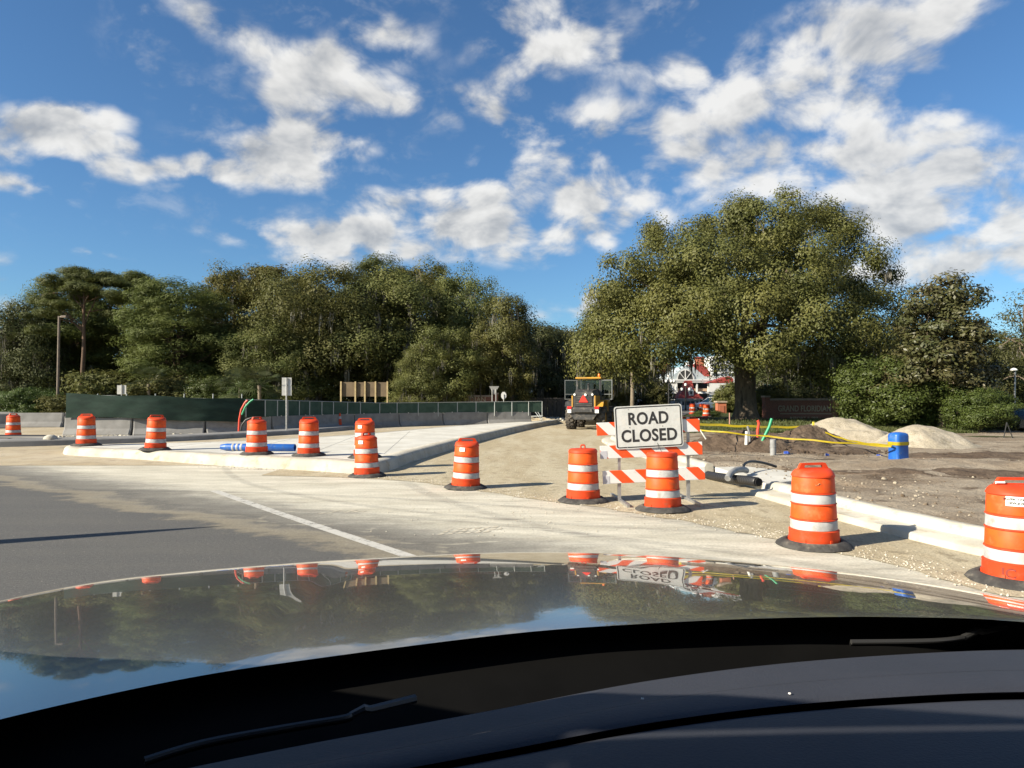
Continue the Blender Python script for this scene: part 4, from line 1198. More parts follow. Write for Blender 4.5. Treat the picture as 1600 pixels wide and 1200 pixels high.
# ------------------------------------------------------------------ brick entrance walls
M_BRICK = bpy.data.materials.new('red_brick'); M_BRICK.use_nodes = True
t = NT(M_BRICK.node_tree); pp = t.n['Principled BSDF']
v = t.node('ShaderNodeTexCoord').outputs['Object']
bx_ = t.node('ShaderNodeTexBrick'); x, y, z = t.sep(v)
t.l.new(t.comb(x, z, 0.0), bx_.inputs[0]); bx_.inputs['Scale'].default_value = 4.2
bx_.inputs[1].default_value = (.27, .105, .065, 1); bx_.inputs[2].default_value = (.20, .08, .055, 1); bx_.inputs[3].default_value = (.30, .25, .20, 1)
bx_.inputs['Mortar Size'].default_value = .012
t.l.new(bx_.outputs[0], pp.inputs['Base Color']); pp.inputs['Roughness'].default_value = .85
M_STONEC = mat('stone_coping', (.36, .30, .24), .8, var=(.28, .23, .18), scale=2)
M_BRASS = mat('raised_letters', (.40, .34, .24), .45, .6)
def sign_wall(name, label, u0, v0, u1, v1, Y, lines):
    x0, x1, z0, z1 = pr(u0, v0, u1, v1, Y)
    r0 = thing(name, label, 'sign wall', ((x0 + x1) / 2, Y, 0))
    w_ = (x1 - x0) / 2
    MB().box(-w_ + .3, w_ - .3, 0, .5, 0, z1 - .16).build('wall', M_BRICK, r0)
    for s_ in (-1, 1):
        MB().box(s_ * w_ - (.32 if s_ > 0 else 0), s_ * w_ + (0 if s_ > 0 else .32), -.08, .58, 0, z1 + .05).build('pier', M_BRICK, r0)
        MB().box(s_ * w_ - (.36 if s_ > 0 else .05), s_ * w_ + (.05 if s_ > 0 else .36), -.12, .62, z1 + .05, z1 + .17).build('pier_cap', M_STONEC, r0)
    MB().box(-w_ + .36, w_ - .36, -.07, .57, z1 - .16, z1 - .02).build('coping', M_STONEC, r0)
    for (body, zc, wd, hh) in lines:
        me = text_mesh(body, 1.0, .02, .012)
        xs_ = [q.co.x for q in me.vertices]; ys_ = [q.co.y for q in me.vertices]
        kx = wd / (max(xs_) - min(xs_)); ky = hh / (max(ys_) - min(ys_))
        cx = (max(xs_) + min(xs_)) / 2; cy = (max(ys_) + min(ys_)) / 2
        for q in me.vertices: q.co = ((q.co.x - cx) * kx, -.03 - q.co.z, (q.co.y - cy) * ky + zc)
        me.materials.append(M_BRASS)
        link('lettering', me, r0)
    return r0, w_, z1
r0, w_, zt = sign_wall('entrance_sign_wall', 'shaded red brick sign wall with raised lettering right of the oak trunk', 1195, 622, 1318, 655, 50, [('GRAND FLORIDIAN', 1.12, 3.7, .42), ('RESORT & SPA', .44, 2.0, .2)])
MB().box(-1.7, 1.9, -.04, -.002, .72, .78).build('rule', M_BRASS, r0)
sign_wall('entrance_sign_wall', 'long dark red brick sign wall with raised lettering behind the fence', 648, 617, 778, 650, 56, [('GRAND FLORIDIAN', 1.75, 4.6, .40)])

# ------------------------------------------------------------------ wheel loader
M_YEL = mat('loader_yellow', (.44, .235, .022), .5, var=(.36, .19, .03), scale=3, spec=.4, dirt=(.32, .22, .10), dscale=3)
M_DK = mat('loader_charcoal', (.028, .028, .028), .5, var=(.05, .048, .045), scale=4, dirt=(.14, .12, .09), dscale=4)
M_TYRE = mat('loader_tyre', (.05, .047, .043), .9, var=(.12, .105, .085), scale=5, bump=.5, bscale=20, spec=.2)
M_CABG = glass('cab_glass', (.72, .78, .78), .3)
M_LRED = mat('red_lens', (.55, .02, .02), .25)
M_LWHT = mat('white_reflector', (.75, .75, .72), .35)
YL = 41.0
pL = at(912, 674, YL)
ld = thing('wheel_loader', 'yellow and black wheel loader seen from behind with both cab doors open', 'wheel loader', (pL.x, YL, .01), R(-17))
def lb(name, m, x0, x1, y0, y1, z0, z1, bev=.03, par=None):
    return MB().box(x0, x1, y0, y1, z0, z1).build(name, m, par or ld, bevel=bev)
# local: +y is forwards (away from the viewer), x right
lb('counterweight', M_DK, -.95, .95, -.15, .75, .95, 1.30, .06)
MB().yprism([(-.80, .95), (.80, .95), (.55, .60), (-.55, .60)], -.05, .8).build('tow_frame', M_DK, ld)
lb('bumper_bar', M_DK, -.55, .55, -.24, -.15, 1.02, 1.22)
eh = MB().loft([[(-.62, 0, 1.30), (-.62, 0, 2.0), (-.50, -.0, 2.2), (.50, -.0, 2.2), (.62, 0, 2.0), (.62, 0, 1.30)], [(-.64, .3, 1.30), (-.64, .3, 2.05), (-.52, .3, 2.3), (.52, .3, 2.3), (.64, .3, 2.05), (.64, .3, 1.30)], [(-.68, 1.5, 1.30), (-.68, 1.5, 2.12), (-.56, 1.5, 2.38), (.56, 1.5, 2.38), (.68, 1.5, 2.12), (.68, 1.5, 1.30)]])
eh.add([(-.62, 0, 1.30), (-.62, 0, 2.0), (-.50, 0, 2.2), (.50, 0, 2.2), (.62, 0, 2.0), (.62, 0, 1.30)], [(0, 1, 2, 3, 4, 5)])
eh.build('engine_hood', M_DK, ld)
for s_ in (-1, 1):
    MB().box(s_ * .66 - .045, s_ * .66 + .045, -.035, 1.5, 1.32, 1.98).build('side_cover', M_YEL, ld, bevel=.02)
gr_ = lb('grille', M_BLK, -.52, .52, -.04, -.005, 1.36, 2.0, 0)
for k in range(6):
    MB().box(-.5, .5, -.062, -.042, 1.40 + k * .1, 1.44 + k * .1).build('slat', M_DK, gr_)
tri = MB().yprism([(-.27, 1.60), (.27, 1.60), (.22, 1.68), (.05, 1.98), (-.05, 1.98), (-.22, 1.68)], -.085, -.068)
tri.build('warning_triangle', mat('red_triangle', (.75, .03, .015), .4), ld)
MB().lathe([(.075, 0), (.07, .03), (.001, .035)], 14, c=(.12, -.07, 2.03), M=Matrix.Rotation(PI / 2, 4, 'X')).build('badge', M_LWHT, ld)
MB().tube([(.18, .55, 2.3), (.18, .55, 2.62), (.18, .48, 2.68)], [.06, .06, .05], 10).build('exhaust', M_DK, ld, smooth=True)
for s_ in (-1, 1):
    tl = lb('tail_light', M_LRED, s_ * .80 - .13, s_ * .80 + .13, -.19, -.155, 1.22, 1.36, .015)
    lb('reflector', M_LWHT, s_ * .80 - .11, s_ * .80 + .11, -.185, -.153, .98, 1.18, .01)
    MB().lathe([(.07, 0), (.06, .04), (.001, .045)], 12, c=(s_ * .52, -.045, 2.04), M=Matrix.Rotation(PI / 2, 4, 'X')).build('work_light', M_LWHT, ld)
    # fenders and steps
    MB().loft([[(s_ * .62, .0, 1.35), (s_ * 1.12, .0, 1.35)], [(s_ * .62, .25, 1.62), (s_ * 1.12, .25, 1.62)], [(s_ * .62, .9, 1.70), (s_ * 1.12, .9, 1.70)], [(s_ * .62, 1.5, 1.62), (s_ * 1.12, 1.5, 1.62)], [(s_ * .62, 1.75, 1.2), (s_ * 1.12, 1.75, 1.2)]]).build('fender', M_YEL if s_ > 0 else M_DK, ld)
    lb('step', M_DK, s_ * .98 - .16, s_ * .98 + .16, 1.75, 2.25, .55, .62, .01)
    lb('side_tank', M_YEL, s_ * .86 - .16, s_ * .86 + .16, 1.7, 2.6, 1.0, 1.75, .03)
def wheel(par, x, y, r_=.68, wd=.52, s_=1):
    wh = empty('wheel'); wh.parent = par; wh.location = (x, y, r_)
    Mw = Matrix.Rotation(PI / 2, 4, 'Y')
    ty = MB().lathe([(r_ * .52, -wd / 2 + .04), (r_ * .74, -wd / 2), (r_ * .93, -wd / 2 + .03), (r_ * .96, -wd / 2 + .09), (r_ * .96, wd / 2 - .09), (r_ * .93, wd / 2 - .03), (r_ * .74, wd / 2), (r_ * .52, wd / 2 - .04)], 32, M=Mw)
    for k in range(18):          # chevron lugs
        a = 2 * PI * k / 18
        for sd in (-1, 1):
            da = 0 if sd < 0 else PI / 18
            pts = []
            for (xx, aa, rr) in ((sd * .02, a + da + .16, .995), (sd * wd * .46, a + da, .975)):
                pts.append(Vector((xx, r_ * rr * math.cos(aa), r_ * rr * math.sin(aa))))
            ty.bar(pts[0], pts[1], .085, .05, up=(pts[0] * Vector((0, 1, 1))).normalized() if False else Vector((0, math.cos(a + da), math.sin(a + da))))
    link('tyre', ty.mesh('tyre', M_TYRE), wh)
    rm = MB().lathe([(r_ * .53, s_ * wd * .34), (r_ * .48, s_ * wd * .36), (r_ * .44, s_ * wd * .18), (r_ * .2, s_ * wd * .16), (r_ * .18, s_ * wd * .3), (.001, s_ * wd * .3)], 24, M=Mw)
    link('rim', rm.mesh('rim', M_YEL, smooth=35), wh)
    return wh
for x in (-.92, .92):
    wheel(ld, x, .95, s_=1 if x > 0 else -1)
    wheel(ld, x, 3.55, s_=1 if x > 0 else -1)
lb('rear_frame', M_DK, -.5, .5, .6, 2.4, .55, 1.3)
lb('front_frame', M_YEL, -.48, .48, 2.6, 4.0, .6, 1.6)
MB().tube([(-.95, .95, .68), (.95, .95, .68)], .16, 10).build('axle', M_DK, ld)
MB().tube([(-.95, 3.55, .68), (.95, 3.55, .68)], .16, 10).build('axle', M_DK, ld)
# cab
cb = empty('cab'); cb.parent = ld
CX0, CX1, CY0, CY1, CZ0, CZ1 = -.68, .68, 1.55, 2.75, 1.65, 2.98
for x, y in ((CX0, CY0), (CX1, CY0), (CX0, CY1), (CX1, CY1)):
    MB().box(x - .04, x + .04, y - .04, y + .04, CZ0, CZ1).build('pillar', M_DK, cb)
for a, b_ in (((CX0, CY0), (CX1, CY0)), ((CX0, CY1), (CX1, CY1))):
    MB().box(a[0] + .041, b_[0] - .041, a[1] - .03, a[1] + .03, 2.28, 2.36).build('cross_rail', M_DK, cb)
MB().box(CX0 + .045, CX1 - .045, CY0 - .006, CY0 + .006, 2.37, 2.9).build('rear_window', M_CABG, cb)
MB().box(CX0 + .045, CX1 - .045, CY1 - .006, CY1 + .006, 1.9, 2.9).build('front_window', M_CABG, cb)
MB().box(CX0 - .03, CX1 + .03, CY0 - .03, CY1 + .03, 1.5, 1.648).build('floor', M_DK, cb)
MB().box(CX0 - .10, CX1 + .10, CY0 - .16, CY1 + .22, 2.985, 3.09).build('roof', M_YEL, cb, bevel=.03)
MB().box(-.26, .26, 1.75, 2.2, 1.66, 2.1).build('seat', M_BLK, cb, bevel=.05)
MB().box(-.24, .24, 1.72, 1.86, 2.1, 2.72).build('seat_back', M_BLK, cb, bevel=.05)
MB().tube([(0, 2.55, 1.7), (0, 2.45, 2.2)], .04, 8).build('steering_column', M_BLK, cb)
MB().tube([(.18 * math.cos(a), 2.42 + .05 * math.sin(a), 2.25 + .17 * math.sin(a)) for a in np.linspace(0, 6.28, 16)], .018, 6).build('steering_wheel', M_BLK, cb)
bc = MB().lathe([(.07, 0), (.075, .03), (.075, .16), (.05, .2), (.001, .21)], 14, c=(.62, 1.62, 3.09)).build('beacon', mat('beacon_orange', (.80, .16, .01), .3), cb, smooth=True)
for s_ in (-1, 1):
    dr = empty('door'); dr.parent = ld
    dr.location = (s_ * (.72), CY0 + .02, 1.75); dr.rotation_euler = (0, 0, R(-12 * s_ + (0 if s_ > 0 else 0)) )
    W_, H0 = .74, 1.18
    sx = s_
    for (x0, x1, z0, z1) in ((0, .05, 0, H0), (W_ - .05, W_, 0, H0), (.05, W_ - .05, 0, .05), (.05, W_ - .05, H0 - .05, H0), (.05, W_ - .05, .30, .34)):
        MB().box(min(sx * x0, sx * x1), max(sx * x0, sx * x1), -.025, .025, z0, z1).build('frame', mat('door_frame', (.10, .11, .11), .5), dr)
    MB().box(min(sx * .055, sx * (W_ - .055)), max(sx * .055, sx * (W_ - .055)), -.006, .006, .345, H0 - .055).build('pane', M_CABG, dr)
    MB().box(min(sx * .055, sx * (W_ - .055)), max(sx * .055, sx * (W_ - .055)), -.006, .006, .055, .295).build('lower_pane', M_CABG, dr)
    MB().bar((s_ * .75, 1.6, 1.62), (s_ * 1.2, 1.5, 1.72), .05, .05).build('handrail', M_YEL, ld)
# arms and bucket
for s_ in (-1, 1):
    MB().loft([[(s_ * .42 + o_, y, z + h_) for o_, h_ in ((-.07, -.16), (.07, -.16), (.07, .16), (-.07, .16), (-.07, -.16))] for y, z in ((2.9, 1.9), (3.7, 1.75), (4.5, 1.2), (4.9, .7))]).build('lift_arm', M_YEL, ld)
MB().loft([[(x, y, z) for x in (-1.2, 1.2)] for y, z in ((4.95, 1.15), (4.85, .7), (4.95, .35), (5.3, .12), (6.0, .06))]).build('bucket', M_DK, ld)
for s_ in (-1, 1):
    MB().add([(s_ * 1.2, 4.95, 1.15), (s_ * 1.2, 4.85, .7), (s_ * 1.2, 4.95, .35), (s_ * 1.2, 5.3, .12), (s_ * 1.2, 6.0, .06)], [(0, 1, 2, 3, 4)]).build('bucket_side', M_DK, ld)
MB().tube([(.98, 2.9, 1.75), (1.08, 3.1, 2.0), (1.15, 3.15, 2.12)], .03, 6).build('mirror_arm', M_YEL, ld)
MB().box(1.05, 1.25, 3.1, 3.16, 2.05, 2.35).build('mirror', M_YEL, ld, bevel=.02)

# ------------------------------------------------------------------ hotel in the distance
M_WHITE = mat('white_clapboard', (.62, .62, .60), .6, var=(.54, .54, .53), scale=.6)
M_RROOF = mat('red_shingles', (.30, .045, .032), .7, var=(.22, .035, .028), scale=1.5, bump=.4, bscale=6)
M_GROOF = mat('pale_metal_roof', (.40, .45, .47), .5, var=(.34, .39, .41), scale=.8)
M_WIN = mat('dark_window', (.05, .06, .07), .15, spec=.6)
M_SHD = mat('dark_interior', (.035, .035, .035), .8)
ht = thing('hotel_building', 'white hotel wing with red gabled roofs and brick chimney seen under the oak', 'building', (0, 0, 0))
pbox(MB(), 1014, 588, 1152, 640, 122, 8).build('wall', M_WHITE, ht)
rf = ppoly(MB(), [(1010, 592), (1017, 566), (1042, 566), (1052, 592)], 121.5, 9).build('roof', M_RROOF, ht)
ppoly(MB(), [(1021, 592), (1028, 573), (1035, 592)], 121.2, .25).build('gable', M_WHITE, rf)
pbox(MB(), 1025.5, 583, 1030, 590, 121.0, .15).build('gable_window', M_WIN, rf)
rf2 = ppoly(MB(), [(1085, 592), (1088, 568), (1104, 573), (1114, 594)], 123, 6).build('roof', M_RROOF, ht)
pbox(MB(), 1015, 564.5, 1043, 567, 124, 5).build('ridge', M_RROOF, ht)
pbox(MB(), 1089, 559, 1100.5, 574, 126, 1.6).build('chimney', mat('orange_brick', (.42, .14, .07), .8, var=(.34, .11, .06), scale=2), ht)
pbox(MB(), 1088, 557.5, 1101.5, 559.4, 125.9, 1.8).build('chimney_cap', M_RROOF, ht)
for k in range(5):
    for j in range(2):
        f_ = pbox(MB(), 1018 + k * 7, 601 + j * 14, 1021.2 + k * 7, 609 + j * 14, 121.93, .06).build('window', M_WIN, ht)
tw = thing('hotel_tower', 'white rounded hotel tower with rows of windows left of the oak trunk', 'building', (0, 0, 0))
ppoly(MB(), [(1112, 640), (1112, 562), (1122, 557), (1127, 553.5), (1136, 553.5), (1142, 557), (1146, 562), (1150, 572), (1150, 640)], 135, 10).build('wall', M_WHITE, tw)
for j in range(5):
    pbox(MB(), 1111, 569.6 + j * 13, 1151, 570.6 + j * 13, 134.8, .15).build('string_course', M_WHITE, tw)
    for k in range(6):
        pbox(MB(), 1115 + k * 5.8, 572.5 + j * 13, 1118 + k * 5.8, 580 + j * 13, 134.9, .09).build('window', M_WIN, tw)
for k in range(3):
    pbox(MB(), 1121 + k * 6.5, 559.5, 1124.4 + k * 6.5, 566.5, 134.9, .09).build('window', M_WIN, tw)
pbox(MB(), 1086, 563, 1116, 600, 140, 8).build('wing', M_WHITE, tw)
pc = thing('entrance_canopy', 'pale gabled entrance canopy with a half-round fan window before the hotel', 'canopy', (0, 0, 0))
YP = 108.0
rfp = MB()
rr_ = [at(1038, 594.5, YP), at(1068, 571, YP), at(1083, 571, YP), at(1113, 594.5, YP)]
ppoly(rfp, [(1043, 594), (1069, 572), (1082, 572), (1108, 594)], YP + .6, 10).build('roof', M_GROOF, pc)
c = at(1072, 593.2, YP)
arc = [(c.x + 1.16 * math.cos(a), c.z + 1.45 * math.sin(a)) for a in np.linspace(0, PI, 17)]
MB().yprism(arc, YP + .45, YP + .58).build('fan_glass', M_SHD, pc)
n = 17
ao = [(c.x + 1.32 * math.cos(a), c.z + 1.62 * math.sin(a)) for a in np.linspace(0, PI, 17)]
MB().add([(x, YP + .40, z) for x, z in arc] + [(x, YP + .40, z) for x, z in ao], [(k, k + 1, n + k + 1, n + k) for k in range(n - 1)]).build('arch_trim', M_WHITE, pc)
for a in (PI / 2, PI / 4, 3 * PI / 4):
    MB().bar((c.x, YP + .40, c.z), (c.x + 1.2 * math.cos(a), YP + .40, c.z + 1.5 * math.sin(a)), .14, .08).build('spoke', M_WHITE, pc)
ppoly(MB(), [(1038, 594.8), (1042, 592.8), (1112, 592.8), (1114, 594.8)], YP + .2, 10.5).build('eaves', M_WHITE, pc)
pbox(MB(), 1056, 594.9, 1110, 597.6, YP + .3, 10).build('beam', M_WHITE, pc)
pbox(MB(), 1058, 597.7, 1108, 640, YP + 6, .3).build('back_shade', M_SHD, pc)  # dark sheet that puts in the shade beneath the canopy
for u in (1056, 1071.5, 1088, 1106):
    pbox(MB(), u, 597.7, u + 2.6, 642, YP + .5, .28).build('column', M_WHITE, pc)
pbox(MB(), 1060, 607, 1108, 611, YP + .9, .2).build('balustrade', mat('tan_panel', (.36, .25, .17), .7), pc)
pbox(MB(), 1098, 612, 1120, 615, YP - 2, 3).build('side_beam', M_WHITE, pc)
ppoly(MB(), [(1108, 598), (1140, 588), (1146, 592), (1146, 598)], YP - 3, 4).build('side_roof', M_RROOF, pc)
gh = thing('gatehouse', 'small white gatehouse with a steep red pyramid roof and white dormer', 'building', (0, 0, 0))
YG = 88.0
pbox(MB(), 1063, 623, 1094, 642.5, YG, 3).build('wall', M_WHITE, gh)
x0, x1, z0, z1 = pr(1058.5, 594, 1099, 622.6, YG - .4)
xa, xb = at(1075, 594, YG).x, at(1085, 594, YG).x
g_ = MB().add([(x0, YG - .4, z0), (x1, YG - .4, z0), (x1, YG + 3.4, z0), (x0, YG + 3.4, z0), (x0 + .85, YG + .5, z0 + .95), (x1 - .85, YG + .5, z0 + .95), (x1 - .85, YG + 2.5, z0 + .95), (x0 + .85, YG + 2.5, z0 + .95), (xa, YG + 1.2, z1), (xb, YG + 1.2, z1), (xb, YG + 1.8, z1), (xa, YG + 1.8, z1)],
    [(0, 1, 5, 4), (1, 2, 6, 5), (2, 3, 7, 6), (3, 0, 4, 7), (4, 5, 9, 8), (5, 6, 10, 9), (6, 7, 11, 10), (7, 4, 8, 11), (8, 9, 10, 11), (3, 2, 1, 0)])
rg_ = g_.build('roof', M_RROOF, gh)
ppoly(MB(), [(1076.5, 618), (1076.5, 610), (1080, 604.5), (1083.5, 610), (1083.5, 618)], YG - .1, 1.0).build('dormer', M_WHITE, rg_)
pbox(MB(), 1078.3, 611, 1081.7, 616, YG - .14, .05).build('dormer_window', M_WIN, rg_)
pbox(MB(), 1058.8, 622.3, 1098.8, 624, YG - .35, 3.7).build('eaves', M_WHITE, gh)
for u0, u1 in ((1066, 1069.5), (1073, 1078.5), (1080, 1085.5), (1088, 1091.5)):
    pbox(MB(), u0, 627, u1, 633, YG - .05, .06).build('window', M_WIN, gh)
pbox(MB(), 1076, 625, 1084, 626.4, YG - .08, .06).build('name_board', M_WHITE, gh)
for k in range(2):
    pbox(MB(), 1062 + k * 14, 635.5, 1062.8 + k * 30, 636.3, YG - .05, .05).build('trim', M_BARR, gh)
# white garden wall, stair rails, obelisk
wl = thing('garden_wall', 'low white wall running left of the gatehouse', 'wall', (0, 0, 0))
pbox(MB(), 985, 625, 1061, 640, 92, .4).build('wall', M_WHITE, wl)
for k in range(6):
    pbox(MB(), 986 + k * 14.5, 623, 989 + k * 14.5, 640, 91.9, .55).build('pier', M_WHITE, wl)
ob = thing('garden_obelisk', 'slender white obelisk standing right of the palm trunk', 'obelisk', (0, 0, 0))
ppoly(MB(), [(998.3, 622), (999.2, 596), (1000.3, 594), (1001.4, 596), (1002.4, 622)], 84, .35).build('shaft', M_WHITE, ob)
pbox(MB(), 996.8, 622, 1003.8, 629, 83.9, .55).build('plinth', M_WHITE, ob)
pbox(MB(), 995, 629, 1005.5, 645, 83.8, .8).build('base', M_WHITE, ob)
sr = thing('stair', 'white railed stair climbing to the hotel canopy', 'stair', (0, 0, 0))
for a, b_ in (((1041, 600), (1063, 616)), ((1041, 607), (1063, 622)), ((1036, 610), (1052, 610)), ((1036, 616), (1056, 616)), ((1036, 622), (1060, 622))):
    MB().bar(at(*a, 100), at(*b_, 100), .16, .16).build('rail', M_WHITE, sr)
for u in (1037, 1042, 1047, 1052, 1057):
    pbox(MB(), u, 604, u + 1.1, 642, 100.1, .12).build('post', M_WHITE, sr)
def globe_lamp(label, u, v0, v1, Y, n):
    r0 = thing('globe_lamp', label, 'street lamp', (at(u, v1, Y).x, Y, 0), 0, 'globe street lamps')
    zt = at(u, v0, Y).z
    MB().tube([(0, 0, .1), (0, 0, zt - .2)], [.09, .06], 8).build('post', M_BLK, r0)
    MB().lathe([(.2, 0), (.2, .3), (.12, .5), (.08, .9)], 10).build('base', M_BLK, r0)
    M_GLOBE = mat('milk_glass', (.82, .82, .80), .3)
    pos = [(0, zt)] if n == 1 else [(0, zt)] + [(dx_, zt - .5) for dx_ in ((-.42, .42) if n == 3 else (-.55, -.28, .28, .55))]
    for dx_, zz in pos:
        MB().lathe([(.001, -.16), (.12, -.12), (.16, 0), (.12, .12), (.001, .16)], 10, c=(dx_, -.02, zz)).build('globe', M_GLOBE, r0, smooth=True)
    if n > 1:
        MB().box(-.6 if n > 3 else -.45, .6 if n > 3 else .45, -.03, .03, zt - .72, zt - .66).build('arm', M_BLK, r0)
globe_lamp('black lamp post with five white globes left of the gatehouse', 1045, 588, 645, 74, 5)
globe_lamp('black lamp post with three white globes in front of the gatehouse', 1071.5, 601, 648, 78, 3)
globe_lamp('single globe lamp post left of the oak trunk above the brick pier', 1130, 612, 645, 80, 1)
globe_lamp('single globe lamp post beside the palm trunk', 990, 600, 648, 76, 1)
globe_lamp('single lamp post in the shade left of the loader', 829, 612, 650, 66, 1)
bpier = thing('brick_pier', 'orange brick gate pier with pale cap left of the oak trunk', 'pier', (0, 0, 0))
pbox(MB(), 1121.5, 629, 1135, 648, 68, .8).build('shaft', mat('orange_brick', (.42, .14, .07)), bpier)
pbox(MB(), 1120, 626.5, 1136.5, 629, 67.9, 1.0).build('cap', M_STONEC, bpier)
pbox(MB(), 1124.5, 634, 1132, 645, 67.95, .06).build('shade_panel', mat('orange_brick_shaded', (.34, .11, .06), .8), bpier)  # panel shade put into a darker copy of the brick
for u, Y, lab in ((1082, 62, 'distant orange drum in front of the gatehouse'), (1097, 62.5, 'distant orange drum right of the gatehouse'), (1104, 55, 'distant stacked orange barrel by the hedge')):
    q = at(u, 650, Y)
    r0 = thing('traffic_drum', lab, 'traffic drum', (q.x, Y, .40), 0, 'distant traffic drums')
    link('body', DM['wide'], r0)
    for me in DB: link(me.name.split('.')[0], me, r0)
    link('rubber_base', DR[0], r0)
lrd = thing('low_red_barrier', 'low red plastic barrier behind the top rail of the barricade', 'barrier', (0, 0, 0))
pbox(MB(), 1066, 651, 1106, 655, 52, .3).build('body', mat('dull_red_plastic', (.42, .06, .05), .6), lrd, bevel=.02)

# ------------------------------------------------------------------ cars in the distance
def small_car(name, label, loc, rz, paint, glassm, L=4.5, W=1.8, H=1.48):
    r0 = thing(name, label, 'car', loc, rz)
    hw = W / 2
    def sect(x, z0, zb, w_): return [(x, -hw * w_, z0), (x, -hw * w_ * 1.0, zb * .7), (x, -hw * w_ * .92, zb), (x, hw * w_ * .92, zb), (x, hw * w_, zb * .7), (x, hw * w_, z0), (x, -hw * w_, z0)]
    rows = [sect(-L / 2, .35, .75, .86), sect(-L / 2 + .15, .28, .93, .97), sect(-L * .25, .25, .98, 1), sect(0, .25, .97, 1), sect(L * .22, .25, .94, 1), sect(L / 2 - .35, .25, .80, .97), sect(L / 2 - .05, .30, .68, .9), sect(L / 2, .36, .58, .8)]
    b = MB().loft(rows); b.add(rows[0][:-1], [tuple(range(6))]); b.add(rows[-1][:-1], [tuple(range(6))])
    b.build('body', paint, r0, smooth=40)
    def cs(x, z, w_): return [(x, -hw * w_, z), (x, hw * w_, z)]
    MB().loft([cs(-L * .40, .95, .86), cs(-L * .27, H - .04, .72), cs(-L * .1, H, .72), cs(L * .05, H - .03, .72), cs(L * .24, .93, .86)]).build('greenhouse', glassm, r0)
    for s_ in (-1, 1):
        MB().add([(-L * .40, s_ * hw * .86, .95), (-L * .27, s_ * hw * .72, H - .04), (-L * .1, s_ * hw * .72, H), (L * .05, s_ * hw * .72, H - .03), (L * .24, s_ * hw * .86, .93)], [(0, 1, 2, 3, 4)]).build('side_window', glassm, r0)
        MB().box(L / 2 - .16, L / 2 - .02, s_ * hw * .62 - .16, s_ * hw * .62 + .16, .60, .70).build('headlight', M_LWHT, r0)
        for x in (-L * .31, L * .31):
            wh = empty('wheel'); wh.parent = r0; wh.location = (x, s_ * (hw - .1), .33)
            Mw = Matrix.Rotation(PI / 2, 4, 'X')
            MB().lathe([(.2, -.1), (.31, -.1), (.33, -.06), (.33, .06), (.31, .1), (.2, .1)], 20, M=Mw).build('tyre', M_RUB, wh)
            MB().lathe([(.2, -.07), (.06, -.05), (.001, -.05)], 16, M=Mw if s_ < 0 else Matrix.Rotation(-PI / 2, 4, 'X')).build('rim', M_GALV, wh)
    MB().box(-L * .27, L * .05, -hw * .74, hw * .74, H - .02, H + .03).build('roof', paint, r0, bevel=.02)
    for s_ in (-1, 1):
        for (xa, za, wa, xb, zb_) in ((-L * .40, .95, .87, -L * .27, H), (L * .24, .93, .87, L * .05, H), (-L * .12, .95, .88, -L * .12, H)):
            MB().bar((xa, s_ * hw * wa, za), (xb, s_ * hw * .735, zb_), .10, .07).build('pillar', paint, r0)
    return r0
M_CARB = mat('dark_car_paint', (.02, .022, .026), .2, spec=.6, coat=.6)
M_CARG = mat('car_glass', (.012, .03, .038), .08, spec=.5)
q = at(1603, 690, 37)
small_car('parked_car', 'dark parked car with bluish rear window cut off by the right frame edge', (q.x, 37.5, .02), R(75), M_CARB, M_CARG, 4.6, 1.9, 1.34)
q = at(1114, 645, 84)
small_car('parked_car', 'small white car beside the gatehouse', (q.x, 84, .46), R(200), mat('white_car_paint', (.75, .75, .75), .25, coat=.5), M_CARG, 4.3, 1.75, 1.45)
fs = thing('folding_frame', 'thin dark folding stand beside the dark car at the right edge', 'stand', (0, 0, 0))
MB().tube([at(1568, 686, 30), at(1573, 660, 30)], .02, 6).build('leg', M_BLK, fs)
MB().tube([at(1583, 686, 30), at(1573, 660, 30)], .02, 6).build('leg', M_BLK, fs)
# ------------------------------------------------------------------ trees
ML_OAK = leafmat('oak_leaves', (.100, .110, .031), (.140, .140, .048), (.084, .098, .030), .34, .6, .2)
ML_BIG = leafmat('great_oak_leaves', (.088, .092, .025), (.130, .124, .036), (.074, .083, .024), .24, .55, .25)
ML_CYP = leafmat('cypress_leaves', (.092, .092, .024), (.138, .112, .032), (.075, .086, .023), .32, .6, .2)
ML_PINE = leafmat('pine_needles', (.092, .120, .032), (.130, .148, .045), (.078, .102, .032), .36, .6, .2)
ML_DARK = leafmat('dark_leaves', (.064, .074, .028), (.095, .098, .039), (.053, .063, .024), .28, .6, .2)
ML_MAG = leafmat('magnolia_leaves', (.058, .070, .022), (.105, .088, .038), (.05, .062, .022), .15, .45, .35)
ML_BUSH = leafmat('bush_leaves', (.050, .080, .017), (.086, .115, .026), (.042, .066, .015), .25, .5, .3)
ML_MOSS = leafmat('spanish_moss', (.13, .125, .095), (.19, .18, .14), (.12, .11, .085), .3)
M_BARK = mat('oak_bark', (.105, .082, .06), .9, var=(.165, .135, .10), scale=3.0, bump=.9, bscale=9, spec=.15, stretch=(1, 1, .25), dirt=(.05, .042, .034), dscale=3)
M_PBARK = mat('pine_bark', (.16, .105, .075), .9, var=(.10, .07, .052), scale=3.0, bump=.7, bscale=10, spec=.15, stretch=(1, 1, .3))

